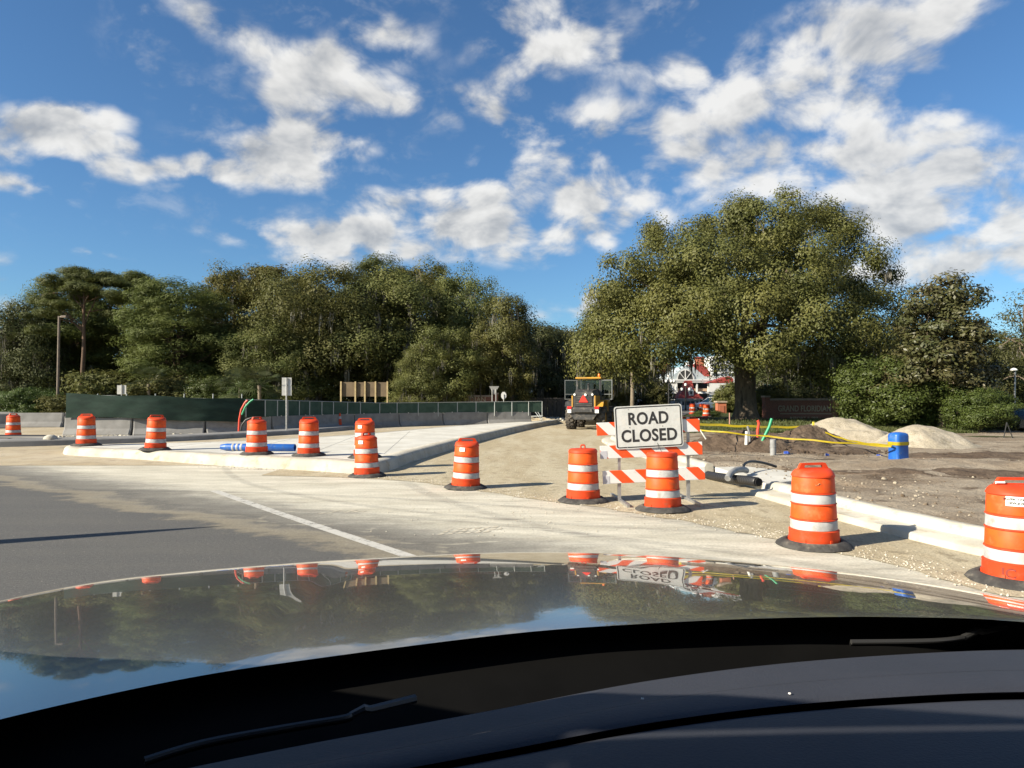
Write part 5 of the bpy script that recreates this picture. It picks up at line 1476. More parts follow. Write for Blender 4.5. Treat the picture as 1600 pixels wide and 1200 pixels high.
def fast_mesh(name, V, Q, mat_, tint=None):
    """V (n,3), Q (m,4) quads"""
    me = bpy.data.meshes.new(name)
    nq = len(Q)
    me.vertices.add(len(V)); me.vertices.foreach_set('co', np.ascontiguousarray(V, dtype=np.float32).ravel())
    me.loops.add(nq * 4); me.loops.foreach_set('vertex_index', np.ascontiguousarray(Q, dtype=np.int32).ravel())
    me.polygons.add(nq)
    me.polygons.foreach_set('loop_start', np.arange(0, nq * 4, 4, dtype=np.int32))
    me.polygons.foreach_set('loop_total', np.full(nq, 4, dtype=np.int32))
    if tint is not None:
        a = me.attributes.new('tint', 'FLOAT', 'POINT')
        a.data.foreach_set('value', np.ascontiguousarray(tint, dtype=np.float32))
    me.materials.append(mat_)
    me.update(calc_edges=True)
    return me
def unit(a): return a / np.maximum(np.linalg.norm(a, axis=1, keepdims=True), 1e-9)
def leaves(C, N, L, W, rg, tang=None):
    """diamond leaves at C with normals N"""
    n = len(C)
    N = unit(N)
    T = rg.normal(size=(n, 3)) if tang is None else tang
    T = unit(T - N * np.sum(T * N, axis=1, keepdims=True))
    B = np.cross(N, T)
    L = L[:, None]; W = W[:, None]
    V = np.empty((n, 4, 3))
    V[:, 0] = C - T * L * .5
    V[:, 1] = C + B * W * .5 + N * L * .08
    V[:, 2] = C + T * L * .5
    V[:, 3] = C - B * W * .5 + N * L * .08
    return V.reshape(-1, 3), np.arange(n * 4).reshape(n, 4)
def crown_points(lobes, nclump, nleaf, cr, rg, flat=.75, inner=.70, reject=.72, sprigs=.10):
    lobes = np.array(lobes, dtype=float)
    area = (lobes[:, 3] * lobes[:, 4] + lobes[:, 4] * lobes[:, 5] + lobes[:, 3] * lobes[:, 5])
    pr_ = area / area.sum()
    cc, cd = [], []
    guard = 0
    while len(cc) < nclump and guard < nclump * 12:
        guard += 1
        i = rg.choice(len(lobes), p=pr_)
        dv = rg.normal(size=3); dv /= np.linalg.norm(dv)
        if dv[2] < -.55 and rg.random() < .55: continue
        c_ = lobes[i, :3] + dv * lobes[i, 3:6] * rg.uniform(inner, 1.03)
        q = (c_ - lobes[:, :3]) / lobes[:, 3:6]
        dd = np.sum(q * q, axis=1); dd[i] = 9
        if dd.min() < reject ** 2: continue
        cc.append(c_); cd.append(dv)
    cc = np.array(cc); cd = np.array(cd)
    k = rg.integers(0, len(cc), nleaf)
    dirs = unit(rg.normal(size=(nleaf, 3)))
    rad = (rg.random(nleaf) ** .45)[:, None]
    sz = (rg.uniform(.65, 1.35, len(cc)) * cr)[k][:, None]
    far = (rg.random(nleaf) < sprigs)[:, None]
    off = dirs * rad * sz * np.where(far, 1.35, 1.0)
    off[:, 2] *= flat
    C = cc[k] + off
    N = dirs * 1.0 + cd[k] * .55 + rg.normal(size=(nleaf, 3)) * .34 + np.array([0, 0, .2])
    ct = rg.random(len(cc))
    tint = np.clip(ct[k] * .6 + rg.random(nleaf) * .45, 0, 1)
    return C, N, tint, cc
def crown_mesh(name, lobes, nclump, nleaf, cr, leaf, aspect, m, seed, hang=0.0, **kw):
    rg = np.random.default_rng(seed)
    C, N, tint, cc = crown_points(lobes, nclump, nleaf, cr, rg, **kw)
    L = rg.uniform(.7, 1.3, nleaf) * leaf
    tg = None
    if hang > 0:
        tg = rg.normal(size=(nleaf, 3)) * (1 - hang); tg[:, 2] -= hang
    V, Q = leaves(C, N, L, L * aspect, rg, tg)
    return fast_mesh(name, V, Q, m, np.repeat(tint, 4))
def moss_mesh(name, lobes, n, seed, lmin=.6, lmax=2.0):
    rg = np.random.default_rng(seed)
    lobes = np.array(lobes)
    k = rg.integers(0, len(lobes), n // 8).repeat(8)
    dv = unit(rg.normal(size=(n // 8, 3))).repeat(8, axis=0)
    dv[:, 2] = -np.abs(dv[:, 2]) * .6
    P = lobes[k, :3] + dv * lobes[k, 3:6] * .95 + rg.normal(size=(len(k), 3)) * .13
    L = rg.uniform(lmin, lmax, len(k)); W = rg.uniform(.05, .13, len(k))
    C = P - np.array([0, 0, 1]) * (L * .5)[:, None]
    N = rg.normal(size=(len(k), 3)); N[:, 2] *= .1
    T = np.tile([0, 0, -1.0], (len(k), 1)) + rg.normal(size=(len(k), 3)) * .06
    V, Q = leaves(C, N, L, W, rg, T)
    return fast_mesh(name, V, Q, ML_MOSS, np.repeat(rg.random(len(k)), 4))
def wobble(a, b, n, amp, seed, sag=0.0):
    a, b = Vector(a), Vector(b); res = []
    for k in range(n + 1):
        f = k / n
        p = a.lerp(b, f)
        s_ = math.sin(f * PI)
        p += Vector((mnoise.noise(Vector((f * 2.3, seed, 1))), mnoise.noise(Vector((f * 2.3, seed, 5))), .4 * mnoise.noise(Vector((f * 2.3, seed, 9))))) * amp * s_
        p.z += sag * s_
        res.append(p)
    return res
def trunk_builder(height, r0, r1, seed, limbs, fork, lobes, lr=.35, flare=1.5, lean=(0, 0), nl=7):
    b = MB()
    top_ = Vector((lean[0], lean[1], height))
    P = wobble((0, 0, -.15), top_, 8, .25, seed)
    rd = [r0 * (flare if k == 0 else 1 + (flare - 1) * .25 if k == 1 else 1) * (1 - k / 8) + r1 * (k / 8) for k in range(9)]
    b.tube(P, rd, 12)
    rg = random.Random(seed)
    for i in range(min(limbs, len(lobes))):
        lo = lobes[i]
        f = rg.uniform(fork, .95)
        k = int(f * 8); a = P[k].lerp(P[min(8, k + 1)], f * 8 - k)
        e = Vector(lo[:3]) + Vector((0, 0, -.1 * lo[5]))
        if e.z < a.z - .5: e.z = a.z + .2
        Q = wobble(a, e, nl, .5, seed + i * 3.1, sag=.35)
        q0 = max(.04, (r0 * (1 - f) + r1 * f) * lr * 1.5)
        b.tube(Q, [q0 * (1 - j / nl) + .03 * (j / nl) for j in range(nl + 1)], 7)
        for j in (nl // 2, nl - 2):          # side twigs
            e2 = Q[j] + Vector((rg.uniform(-1, 1), rg.uniform(-1, 1), rg.uniform(.1, 1))) * lo[3] * .7
            b.tube(wobble(Q[j], e2, 3, .2, seed + j), [q0 * .45, q0 * .35, q0 * .25, .02], 5)
    return b
def rlobes(n, Rr, zlo, zhi, seed, rl=(.36, .52), zr=.8, shape='dome'):
    rg = random.Random(seed); res = []
    for i in range(n):
        f = (i + .5) / n
        z = zlo + (zhi - zlo) * f
        if shape == 'dome': k = math.sqrt(max(.05, 1 - max(0, (f - .35) / .65) ** 2)) * (.75 + .25 * min(1, f / .3))
        elif shape == 'cone': k = 1 - .62 * f
        elif shape == 'column': k = math.sqrt(max(.06, 1 - (abs(f - .45) / .58) ** 2.4))
        else: k = 1
        a = i * 2.39996 + rg.uniform(-.4, .4); rr = Rr * k * rg.uniform(.35, .68)
        r_ = Rr * rg.uniform(*rl) * (.65 + .35 * k)
        res.append((rr * math.cos(a), rr * math.sin(a), z, r_, r_, r_ * zr))
    return res
KIND = {}
def make_kind(key, H, lobes, nclump, nleaf, cr, leaf, aspect, m, seed, bark, tr, moss=0, limbs=6, fork=.35, hang=0, lean=(0, 0), mossl=(.6, 2.0), **kw):
    KIND[key] = dict(H=H, crown=crown_mesh('crown', lobes, nclump, nleaf, cr, leaf, aspect, m, seed, hang, **kw),
                     trunk=trunk_builder(tr[0], tr[1], tr[2], seed, limbs, fork, lobes, lean=lean).mesh('trunk', bark, smooth=60),
                     moss=moss_mesh('hanging_moss', lobes, moss, seed + 1, *mossl) if moss else None)
make_kind('oak', 14, rlobes(20, 6.0, 3.2, 12.2, 11), 230, 64000, 1.28, .20, .55, ML_OAK, 1, M_BARK, (9, .38, .12), moss=900, fork=.25)
make_kind('oak2', 14, rlobes(24, 5.6, 2.4, 12.4, 12, rl=(.30, .48)), 260, 64000, 1.15, .19, .55, ML_OAK, 2, M_BARK, (9.5, .34, .1), moss=1200, fork=.25)
make_kind('droop', 12, rlobes(22, 4.6, 1.8, 10.6, 13, rl=(.30, .45), shape='column'), 230, 50000, 1.0, .19, .5, ML_BIG, 3, M_BARK, (8.5, .28, .08), moss=500, hang=.35, fork=.25)
make_kind('cypress', 15, rlobes(30, 4.4, 2.5, 13.8, 14, rl=(.26, .40), shape='column'), 300, 60000, .9, .22, .36, ML_CYP, 4, M_PBARK, (13, .32, .06), moss=900, fork=.2, hang=.2)
make_kind('dark', 13, rlobes(20, 5.2, 2.0, 11.5, 15), 230, 48000, 1.2, .22, .5, ML_DARK, 5, M_BARK, (9, .3, .1), moss=1500, fork=.25, mossl=(.8, 2.6))
pl_ = [(0, 0, 15.0, 1.8, 1.8, .8), (2.2, .4, 14.6, 1.5, 1.4, .7), (-2.1, -.2, 14.5, 1.6, 1.5, .75), (3.0, -1.0, 12.9, 1.4, 1.3, .6), (-3.2, .5, 12.6, 1.5, 1.3, .6), (.8, -1.8, 13.6, 1.4, 1.4, .65), (-.9, 1.6, 13.4, 1.3, 1.3, .6), (-3.0, -.9, 10.9, 1.3, 1.1, .5), (2.6, .9, 11.3, 1.1, 1.1, .5), (-1.8, -1.6, 11.9, 1.2, 1.2, .5), (1.2, 1.4, 15.3, 1.2, 1.2, .6), (-1.0, .4, 15.6, 1.2, 1.2, .55), (-3.8, .0, 9.3, 1.2, 1.0, .5)]
make_kind('pine', 16, pl_, 260, 44000, .68, .36, .13, ML_PINE, 6, M_PBARK, (14.6, .24, .08), limbs=13, fork=.62, flat=.55, inner=.35, reject=.3)
make_kind('pine2', 15, rlobes(26, 4.6, 4.0, 13.8, 16, rl=(.28, .42), zr=.8, shape='dome'), 330, 56000, .85, .30, .17, ML_PINE, 7, M_PBARK, (13, .26, .07), limbs=18, fork=.3, flat=.8, inner=.5)
make_kind('magnolia', 9, rlobes(22, 2.9, 1.8, 8.2, 17, rl=(.26, .42), shape='cone'), 220, 26000, .58, .19, .48, ML_MAG, 8, M_BARK, (7.8, .15, .04), limbs=18, fork=.18)
make_kind('bush', 4.6, rlobes(16, 2.5, .7, 3.8, 18, rl=(.36, .5)), 240, 34000, .52, .13, .5, ML_BUSH, 9, M_BARK, (2.6, .08, .03), limbs=10, fork=.1)
make_kind('shrub', 3.4, rlobes(14, 1.9, .5, 2.8, 19, rl=(.36, .52)), 220, 15000, .42, .17, .5, ML_OAK, 10, M_BARK, (2.0, .06, .02), limbs=8, fork=.1)
make_kind('open', 8, rlobes(16, 2.6, 2.5, 7.4, 20, rl=(.22, .34)), 150, 5000, .5, .16, .4, ML_DARK, 21, M_BARK, (6.5, .13, .03), limbs=16, fork=.25)
def tree(name, label, group, u, vtop, Y, kind, wpx=None, rz=0.0, z0=.1, deep=1.0):
    """a tree that reaches up to vtop in column u at distance Y, wpx wide"""
    K = KIND[kind]
    top_ = at(u, vtop, Y)
    sz = (top_.z - z0) / K['H']
    xs_ = np.empty(len(K['crown'].vertices) * 3, dtype=np.float32); K['crown'].vertices.foreach_get('co', xs_)
    cw = K.setdefault('w', float(np.percentile(xs_[0::3], 98.5) - np.percentile(xs_[0::3], 1.5)))
    zt = K.setdefault('zt', float(np.percentile(xs_[2::3], 99.7)))
    sz = (top_.z - z0) / zt
    sx = sz if wpx is None else (wpx / F_PX * Y) / cw
    r0 = thing(name, label, 'bush' if kind in ('bush', 'shrub') else 'tree', (top_.x, Y, z0), rz, group)
    r0.scale = (sx, sx * deep, sz)
    link('trunk', K['trunk'], r0); link('crown', K['crown'], r0)
    if K['moss']: tag(link('hanging_moss', K['moss'], r0), kind='stuff')
    return r0
G1 = 'trees of the wood on the left'
TREES = [
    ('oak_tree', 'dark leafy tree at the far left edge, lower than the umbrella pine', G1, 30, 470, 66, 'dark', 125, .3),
    ('pine_tree', 'tall umbrella-topped pine with bare trunk and visible limbs on the left', G1, 132, 417, 60, 'pine', 145, .1),
    ('pine_tree', 'full pine with soft boughs behind the umbrella pine', G1, 112, 438, 70, 'pine2', 130, 4.1),
    ('pine_tree', 'flat-topped pine crown just right of the umbrella pine', G1, 226, 430, 74, 'pine', 150, 1.9),
    ('pine_tree', 'bright green pine with drooping boughs in front of the left wood', G1, 283, 442, 58, 'pine2', 165, .8),
    ('cypress_tree', 'brownish cypress behind the light pole', G1, 70, 505, 74, 'cypress', 120, 1.2),
    ('cypress_tree', 'brown-green cypress between the two left pines', G1, 195, 470, 74, 'cypress', 130, 2.2),
    ('cypress_tree', 'dark upright cypress with a pointed top left of the large oaks', G1, 365, 417, 66, 'cypress', 120, .5),
    ('cypress_tree', 'rusty-topped cypress behind the left shoulder of the large oaks', G1, 445, 421, 70, 'cypress', 150, 2.9),
    ('oak_tree', 'broad olive oak forming the left part of the central mass', G1, 500, 416, 60, 'oak', 205, .4),
    ('pine_tree', 'bright green pine top rising above the central oaks', G1, 592, 405, 74, 'pine2', 130, 1.5),
    ('oak_tree', 'broad olive oak forming the middle of the central mass', G1, 610, 421, 62, 'oak2', 190, 2.1),
    ('cypress_tree', 'tawny cypress behind the right shoulder of the central oaks', G1, 665, 412, 70, 'cypress', 120, 1.0),
    ('oak_tree', 'paler oak on the right side of the central mass', G1, 722, 426, 64, 'oak', 125, 3.2),
    ('oak_tree', 'drooping sunlit oak at the right end of the central mass', G1, 785, 464, 58, 'droop', 105, .9),
    ('oak_tree', 'lower lit oak boughs hanging in front of the central mass', G1, 690, 512, 55, 'droop', 105, 2.5),
    ('oak_tree', 'low leafy oak beside the brown sign board', G1, 655, 545, 54, 'oak2', 85, 4.2),
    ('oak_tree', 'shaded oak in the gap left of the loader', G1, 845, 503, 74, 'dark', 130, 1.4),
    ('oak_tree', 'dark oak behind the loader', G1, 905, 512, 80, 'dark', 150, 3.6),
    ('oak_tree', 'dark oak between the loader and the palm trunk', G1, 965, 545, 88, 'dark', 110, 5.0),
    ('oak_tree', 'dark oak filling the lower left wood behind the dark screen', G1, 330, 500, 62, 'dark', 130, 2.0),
    ('oak_tree', 'olive oak low behind the billboard and street sign', G1, 430, 500, 56, 'oak2', 140, 5.1),
    ('oak_tree', 'small grey-green oak just right of the loader', G1, 955, 592, 62, 'oak2', 60, 1.1),
]
for (nm, lab, g, u, vt, Y, kd, wp, rz) in TREES:
    tree(nm, lab, g, u, vt, Y, kd, wp, rz)
G2 = 'trees and shrubs on the right'
for (nm, lab, u, vt, Y, kd, wp, rz) in [
    ('magnolia_tree', 'slender open magnolia with brownish leaves right of the great oak', 1470, 432, 37, 'magnolia', 165, .4),
    ('leafy_bush', 'large bright green bush under the right side of the great oak', 1385, 556, 39, 'bush', 150, 1.1),
    ('leafy_bush', 'dark green shrub beside the dark parked car', 1530, 606, 35, 'bush', 98, .7),
    ('leafy_bush', 'low green shrub left of the magnolia trunk', 1430, 610, 38.5, 'bush', 90, 2.6),
    ('oak_tree', 'shaded tree behind the magnolia', 1440, 520, 62, 'dark', 180, 1.7),
    ('oak_tree', 'tall olive tree behind the right shrubs at the frame edge', 1560, 520, 60, 'oak2', 150, 3.0),
    ('thin_tree', 'thin sparse tree at the right frame edge', 1606, 450, 46, 'open', 110, 2.0),
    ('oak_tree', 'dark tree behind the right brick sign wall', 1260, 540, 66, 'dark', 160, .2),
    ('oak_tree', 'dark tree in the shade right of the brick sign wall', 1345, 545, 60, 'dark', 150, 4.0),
    ('leafy_bush', 'dark round tree between the palm trunk and the hotel stair', 1022, 592, 78, 'shrub', 52, 2.2),
    ('leafy_bush', 'clipped green bush behind the brick pier by the oak trunk', 1136, 600, 72, 'shrub', 40, 1.0),
    ('leafy_bush', 'dark hedge bush left of the brick sign wall', 1202, 600, 56, 'shrub', 70, 2.0),
    ('leafy_bush', 'green hedge bush at the foot of the brick pier', 1105, 641, 57, 'bush', 45, .5),
]:
    tree(nm, lab, G2, u, vt, Y, kd, wp, rz)
G3 = 'low shrubs along the left edge'
for (lab, u, vt, Y, wp, kd) in [('bright shrub at the extreme left edge', 8, 612, 48, 70, 'bush'), ('rounded shrub left of the light pole', 52, 606, 47, 90, 'bush'), ('olive shrub right of the light pole', 108, 618, 46, 75, 'shrub'),
                                ('green shrub showing above the dark screen, left half', 262, 590, 52, 110, 'shrub'), ('green shrub above the dark screen by the pine trunk', 330, 588, 51, 90, 'bush'), ('tall undergrowth bush above the left end of the screen', 170, 580, 54, 110, 'shrub'),
                                ('dense undergrowth bush left of the street sign', 395, 592, 50, 70, 'bush'), ('shaded undergrowth bush behind the street sign', 480, 590, 58, 110, 'shrub'), ('shaded undergrowth bush right of the billboard', 640, 600, 58, 90, 'shrub')]:
    tree('leafy_bush', lab, G3, u, vt, Y, kd, wp, u * .1)

# the great oak
YO = 48.0
ob_ = at(1165, 655, YO)
gz = .35
OL = [(1000, 440, 78, 62, -2), (1062, 385, 78, 55, 1), (1120, 440, 90, 70, -4), (1150, 352, 72, 44, 2), (1215, 342, 78, 46, 0), (1283, 372, 66, 52, 2), (1232, 420, 95, 70, -4.5), (1325, 428, 66, 60, 0), (1362, 490, 60, 52, 1),
      (985, 508, 80, 44, -1), (935, 545, 42, 34, 1), (1075, 500, 85, 52, -5), (1112, 530, 44, 30, -4), (1180, 505, 70, 48, -6), (1262, 510, 85, 55, -5.5), (1330, 535, 70, 44, -3), (1392, 520, 42, 46, 1), (1245, 562, 56, 30, -5),
      (985, 556, 50, 26, -3), (1045, 538, 48, 28, -4.5), (1300, 572, 56, 28, -4), (1160, 420, 110, 90, 5), (1060, 470, 90, 70, 5), (1290, 480, 90, 70, 6), (1200, 548, 42, 34, -6.5), (960, 480, 50, 40, 2), (930, 572, 36, 26, -1), (965, 590, 36, 18, -3), (1400, 560, 40, 30, 2), (1058, 554, 28, 16, -4.5), (1022, 566, 32, 17, -3), (1130, 558, 24, 15, -5), (1345, 570, 46, 26, 0)]
px = YO / F_PX
lob = []
for (u, v, ru, rv, dy_) in OL:
    c = at(u, v, YO + dy_)
    lob.append((c.x - ob_.x, dy_, c.z - gz, ru * px * .97, ru * px * .88, rv * px * .95))
go = thing('great_oak_tree', 'great spreading live oak with thick trunk behind the road closed sign', 'tree', (ob_.x, YO, gz))
link('crown', crown_mesh('crown', lob, 600, 290000, 1.15, .16, .58, ML_BIG, 77, reject=.62, inner=.66, sprigs=.10, flat=.8), go)
tb = MB()
tb.tube([(0, 0, -.3), (0, 0, .15), (.02, 0, .7), (.0, 0, 1.8), (-.02, 0, 3.0), (.05, 0, 3.9)], [1.35, .95, .74, .68, .70, .78], 18)
rg0 = random.Random(5)
main = [((-.3, 0, 3.6), lob[2], .42), ((.25, 0, 3.7), lob[6], .42), ((-.2, -.1, 3.5), lob[11], .32), ((.3, .1, 3.6), lob[14], .34), ((0, .2, 3.7), lob[21], .40), ((-.3, .2, 3.7), lob[22], .34), ((.3, .2, 3.7), lob[23], .34), ((-.1, -.2, 3.4), lob[13], .28)]
for a_, lo, q0 in main:
    e = Vector(lo[:3])
    Q = wobble(a_, e, 8, 1.0, rg0.uniform(0, 50), sag=.6)
    tb.tube(Q, [q0 * (1 - j / 8) + .09 * (j / 8) for j in range(9)], 9)
    for lo2 in lob:
        if (Vector(lo2[:3]) - e).length < 5.2 and rg0.random() < .7:
            j = rg0.randint(4, 7)
            Q2 = wobble(Q[j], Vector(lo2[:3]), 6, .6, rg0.uniform(0, 50))
            tb.tube(Q2, [q0 * .42 * (1 - i / 6) + .04 * (i / 6) for i in range(7)], 6)
tb.build('trunk', M_BARK, go, smooth=60)
tag(link('hanging_moss', moss_mesh('hanging_moss', lob, 800, 78, .4, 1.4), go), kind='stuff')

# palms: one tall trunk under the oak, fan palms in the undergrowth
M_FROND = leafmat('palm_fronds', (.05, .062, .02), (.085, .09, .03), (.045, .055, .02), .2, .4, .5)
def fan_palm(name, label, u, v0, v1, Y, nf, fl_, seed, tr_=.16):
    q = at(u, v0, Y); zt = at(u, v1, Y).z
    r0 = thing(name, label, 'palm', (q.x, Y, .2), 0)
    MB().tube([(0, 0, -.1), (.03, 0, (zt - .2) * .5), (0, 0, zt - .2)], [tr_ * 1.2, tr_, tr_], 10).build('trunk', mat('palm_bark', (.20, .165, .12), .9, var=(.14, .115, .085), scale=5, bump=.6, bscale=8), r0, smooth=True)
    rg = random.Random(seed)
    for i in range(nf):
        a = i * 2.4; el = rg.uniform(-.5, 1.2); b = MB()
        d_ = Vector((math.cos(a) * math.cos(el), math.sin(a) * math.cos(el), math.sin(el)))
        h_ = Vector((0, 0, zt - .2)) + d_ * fl_ * .55
        side = d_.cross(Vector((0, 0, 1))).normalized(); up = side.cross(d_)
        b.tube([(0, 0, zt - .2), tuple(h_)], .015, 4)
        for k in range(13):
            th = (k - 6) / 6 * 1.25
            dd = d_ * math.cos(th) + side * math.sin(th)
            tip_ = h_ + dd * fl_ * .6 + Vector((0, 0, -.18 * fl_)); w_ = side * math.cos(th) * .035 - d_ * math.sin(th) * .035
            mid_ = h_ + dd * fl_ * .33
            b.add([h_, mid_ - w_, tip_, mid_ + w_], [(0, 1, 2, 3)])
        b.build('frond', M_FROND, r0)
fan_palm('palm_tree', 'palm with slim pale trunk between the loader and the white obelisk', 988, 640, 568, 58, 26, 1.9, 1, .17)
fan_palm('palmetto', 'palmetto fan palm in the undergrowth above the dark screen end', 375, 640, 606, 49, 24, 1.7, 2, .12)
fan_palm('palmetto', 'palmetto fan palm just left of the street sign', 405, 640, 602, 48, 24, 1.7, 3, .12)
fan_palm('palmetto', 'palmetto fan palm above the left part of the dark screen', 232, 640, 600, 50, 22, 1.6, 4, .12)

# closed woodland behind, nobody could count it
def wood_mass(name, label, u0, u1, vt, Y, n, seed, z0=0):
    rg = np.random.default_rng(seed)
    lob_ = []
    uu = u0
    while uu < u1:
        c = at(uu, vt + rg.uniform(-8, 14), Y + rg.uniform(-3, 8))
        hz_ = c.z * .5
        lob_.append((c.x, c.y, hz_, 3.4, 3.0, hz_)); lob_.append((c.x + rg.uniform(-1, 1), c.y + 3, hz_ * .8, 3.0, 3.0, hz_ * .8))
        uu += 3.6 / Y * F_PX
    return tag(link(name, crown_mesh(name, lob_, len(lob_) * 20, n, 1.6, .62, .6, ML_DARK, seed, reject=.4)), label, kind='stuff')
wood_mass('far_wood', 'dense dark woodland closing the view behind the left trees', -260, 985, 500, 92, 60000, 41)
wood_mass('far_wood', 'dense dark woodland closing the view behind the right shrubs', 1185, 1900, 540, 88, 34000, 42)
# grass blades on the verge, colour darkened to hold the oak's shade
rg = np.random.default_rng(5)
n = 24000
X = rg.uniform(7, 22, n); Y_ = 33.5 + np.abs(rg.normal(0, 5, n)); keep = ~((X > 9.5) & (X < 26) & (Y_ < 31))
C = np.stack([X, Y_, .22 + np.clip((Y_ - 33) * .02, 0, .25)], 1)[keep]
T = np.tile([0, 0, 1.0], (len(C), 1)) + rg.normal(size=(len(C), 3)) * .3
Nn = rg.normal(size=(len(C), 3)); Nn[:, 2] *= .2
Lg = rg.uniform(.08, .24, len(C))
V, Q = leaves(C, Nn, Lg, Lg * .22, rg, T)
tag(link('verge_blades', fast_mesh('verge_blades', V, Q, leafmat('grass_blades', (.05, .07, .018), (.085, .09, .03), (.07, .075, .024), .3), np.repeat(rg.random(len(C)), 4))), 'short rough grass on the verge under the great oak', kind='stuff')
# ------------------------------------------------------------------ the car we look out of
M_PAINTC = mat('grey_car_paint', (.10, .102, .099), .2, .2, spec=.5, coat=1.0)
MATS['grey_car_paint'].node_tree.nodes['Principled BSDF'].inputs['Coat Roughness'].default_value = .015
M_COWL = mat('black_cowl_plastic', (.002, .002, .002), .8, var=(.003, .003, .003), scale=9, spec=.12)
M_DASH = mat('dashboard_vinyl', (.028, .031, .041), .65, var=(.033, .036, .047), scale=3, bump=.12, bscale=240, spec=.35)
M_WIPE = mat('wiper_black', (.03, .03, .03), .35, spec=.6)
M_OPGLASS = mat('opaque_side_glass', (.01, .012, .013), .05, spec=.6)
car = thing('car', 'dark grey car with glossy hood and dark dashboard, seen from its front seat', 'car', (0, 0, 0))
def interp(pts, x):
    xs_ = [p[0] for p in pts]
    P = catmull([Vector((p[0], p[1], 0)) for p in pts], 8)
    for a, b in zip(P, P[1:]):
        if a.x <= x <= b.x: return a.y + (b.y - a.y) * (x - a.x) / max(1e-6, b.x - a.x)
    return P[-1].y if x > P[-1].x else P[0].y
NEAR = [(-220, 1186), (0, 1124), (280, 1062), (500, 1028), (800, 990), (1000, 975), (1200, 966), (1400, 964), (1600, 972), (1860, 1006)]
FARL = [(-220, 990), (0, 936), (150, 908), (290, 893), (430, 882), (560, 874), (720, 866), (850, 864), (1000, 868), (1200, 884), (1400, 908), (1600, 944), (1860, 1002)]
def zplane(u, v, dz):
    return gp(u, v, CAM_H - dz)
us = np.linspace(-200, 1840, 120)
NT_ = 40
TT = list(np.linspace(0, 1, NT_))
def slope(t): return .62 + .38 * t + (2.6 * max(0, t - .86) / .14 * .35 if t > .86 else 0)
GI = [0]
for a, b in zip(TT, TT[1:]): GI.append(GI[-1] + slope((a + b) / 2) * (b - a))
GI = [g / GI[-1] for g in GI]
rows = [[] for _ in range(NT_ + 5)]
for u in us:
    nv, fv = interp(NEAR, u), interp(FARL, u)
    side = min(1, abs(u - 800) / 1000)
    N = zplane(u, nv, .405)
    Fp = zplane(u, fv, .60 - .10 * side ** 1.6)
    D = Fp - N
    for k, t in enumerate(TT):
        p = Vector((N.x + D.x * t, N.y + D.y * t, N.z + D.z * GI[k]))
        # pressed body lines of the hood
        lx1 = -.42 - .10 * t
        lx2 = .30 - .22 * (1 - t) * -1 * .9
        e = math.sin(min(1, t / .9) * PI) ** .5 if t < .9 else 0
        p.z += .005 * e * (1 / (1 + math.exp(-(p.x - lx1) / .018)))
        p.z -= .0025 * e * (1 / (1 + math.exp(-(p.x - (.62 - .52 * t)) / .03)))
        rows[k].append(p)
    hd = Vector((D.x, D.y, 0)).normalized() * .16 + Vector((0, .10, 0))
    for k, (f, dz_) in enumerate(((.25, .055), (.55, .17), (.8, .34), (.95, .60), (1.0, .80))):
        rows[NT_ + k].append(Fp + hd * f + Vector((0, 0, -dz_)))
MB().loft(rows).build('hood', M_PAINTC, car, smooth=180)
# fender sides
for j in (0, -1):
    col = [r_[j] for r_ in rows]
    MB().loft([col, [Vector((p.x + (-.05 if j == 0 else .05), p.y, .45)) for p in col]]).build('fender', M_PAINTC, car)
DE = [(-220, 1335), (100, 1246), (300, 1201), (500, 1161), (650, 1134), (800, 1106), (1000, 1068), (1200, 1041), (1400, 1025), (1600, 1017), (1860, 1020)]
# cowl between hood and windscreen
rws = []
for (f, dz_) in ((-.02, .419), (.0, .435), (.25, .452), (.6, .47), (1.06, .50), (1.25, .56)):
    rws.append([zplane(u, interp(NEAR, u) + (interp(DE, u) - interp(NEAR, u)) * f, dz_) for u in us])
MB().loft(rws).build('cowl', M_COWL, car, smooth=60)
for pts in ([(225, 1188), (320, 1160), (450, 1136), (530, 1123), (548, 1118)], [(1330, 1003), (1425, 1002), (1475, 1000), (1505, 996)]):
    wp = empty('wiper'); wp.parent = car
    P = catmull([zplane(u, v, .448) for u, v in pts], 5)
    MB().tube(P, .0045, 8).build('arm', M_WIPE, wp, smooth=True)
    MB().tube([p + Vector((0, .004, -.005)) for p in P], .004, 6).build('blade', M_COWL, wp, smooth=True)
    u, v = pts[-1]
    Q = [zplane(u, v, .450), zplane(u + 22, v - 11, .442), zplane(u + 30, v - 9, .446), zplane(u + 100, v - 26, .452)]
    MB().tube(Q, [.0055, .0065, .006, .007], 8).build('linkage', M_WIPE, wp, smooth=True)
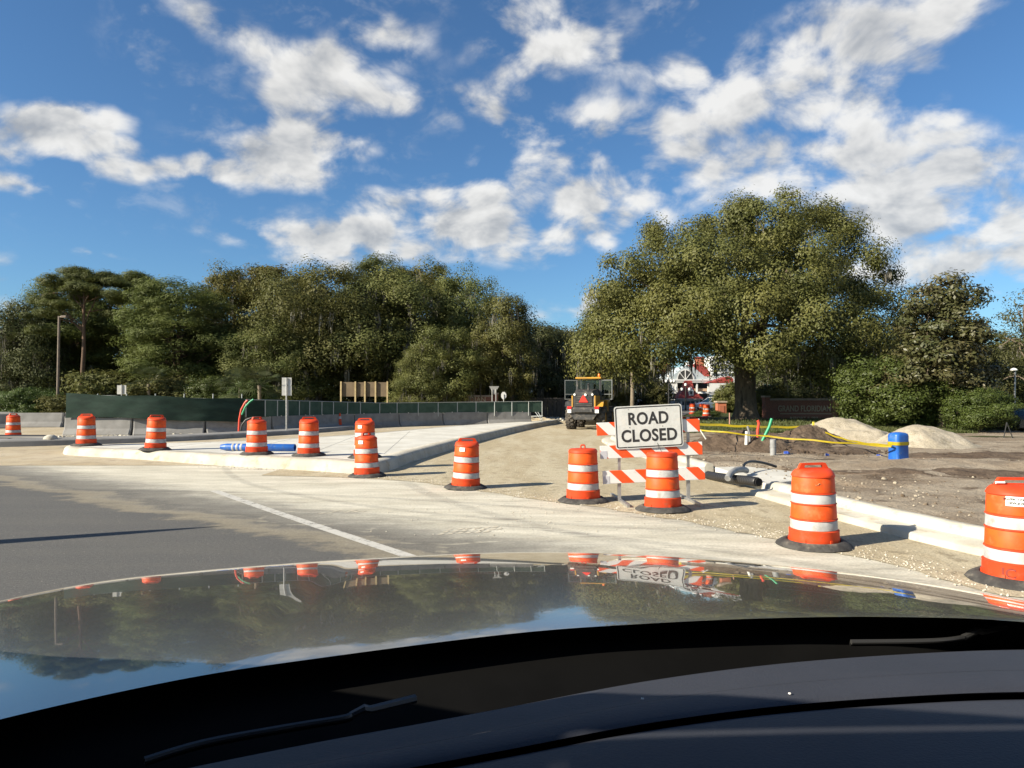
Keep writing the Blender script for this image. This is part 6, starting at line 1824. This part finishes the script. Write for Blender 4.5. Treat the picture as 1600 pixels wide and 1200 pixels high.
# dashboard
def curve(dv, dz_): return [zplane(u, interp(DE, u) + dv(u), dz_) for u in us]
dh = empty('dashboard'); dh.parent = car
MB().loft([curve(lambda u: -2, .46), curve(lambda u: -1, .415), curve(lambda u: 2, .405), curve(lambda u: 22, .40), curve(lambda u: 30, .392)]).build('defroster_edge', M_DASH, dh, smooth=40)
MB().loft([curve(lambda u: 30.2, .392), curve(lambda u: 34, .387), curve(lambda u: 56, .385), curve(lambda u: 64, .388), curve(lambda u: 67, .41)]).build('ridge', M_DASH, dh, smooth=40)
MB().loft([curve(lambda u: 66, .413), curve(lambda u: 78, .413)]).build('groove', M_COWL, dh)
MB().loft([curve(lambda u: 77, .412), curve(lambda u: 76, .395), curve(lambda u: 80, .388), curve(lambda u: 110, .384), curve(lambda u: 200, .382), curve(lambda u: 420, .40), curve(lambda u: 700, .50)]).build('top_pad', M_DASH, dh, smooth=60)
for (u, v) in ((1004, 1092), (1234, 1084)):
    q = zplane(u, v, .384)
    tag(MB().lathe([(.001, .0016), (.0018, .001), (.002, 0)], 8).build('dust_speck', M_STK, loc=q), 'tiny pale %s on the dashboard ridge' % ('dust speck, left one' if u < 1100 else 'dust speck, right one'), 'speck')
# cabin shell around the viewer: roof, pillars, doors, back (outside the picture)
sx0, sx1 = -1.12, 1.34
MB().loft([[(x, y, z + .05 * math.cos((x - .1) * 1.2)) for x in np.linspace(sx0 + .06, sx1 - .06, 9)] for y, z in ((.30, 2.10), (-.3, 2.17), (-1.5, 2.18), (-2.6, 2.08), (-2.75, 1.5), (-2.8, .5))]).build('roof', M_PAINTC, car, smooth=60)
for x in (sx0, sx1):
    MB().box(x - .03, x + .03, -2.75, 1.2, .45, 1.42).build('door', M_PAINTC, car, bevel=.02)
    MB().add([(x, -2.72, 1.41), (x, 1.28, 1.41), (x * .955, .34, 2.12), (x * .955, -2.6, 2.12)], [(0, 1, 2, 3)]).build('side_window', M_OPGLASS, car)  # unseen panes made opaque and drawn forward to block the sun
    MB().bar((x, 1.25, 1.40), (x * .955, .30, 2.10), .07, .08).build('windscreen_pillar', M_PAINTC, car)
    for y in (-2.0, 1.75):
        wh = empty('wheel'); wh.parent = car; wh.location = (x * .93, y, .38)
        Mw = Matrix.Rotation(PI / 2, 4, 'Y')
        MB().lathe([(.24, -.12), (.36, -.12), (.38, -.08), (.38, .08), (.36, .12), (.24, .12)], 28, M=Mw).build('tyre', M_RUB, wh)
        MB().lathe([(.25, .08), (.08, .05), (.001, .05), (.08, -.05), (.25, -.08)], 20, M=Mw).build('rim', M_GALV, wh)
MB().add([(-1.075, .30, 2.13), (-.45, .30, 2.15), (-1.09, 1.05, 1.60)], [(0, 1, 2)]).build('added_sun_block', M_COWL, car)  # unseen panel added to keep the sun off the dashboard
MB().box(sx0 + .03, sx1 - .03, -2.7, 1.2, .40, .46).build('floor', M_COWL, car)
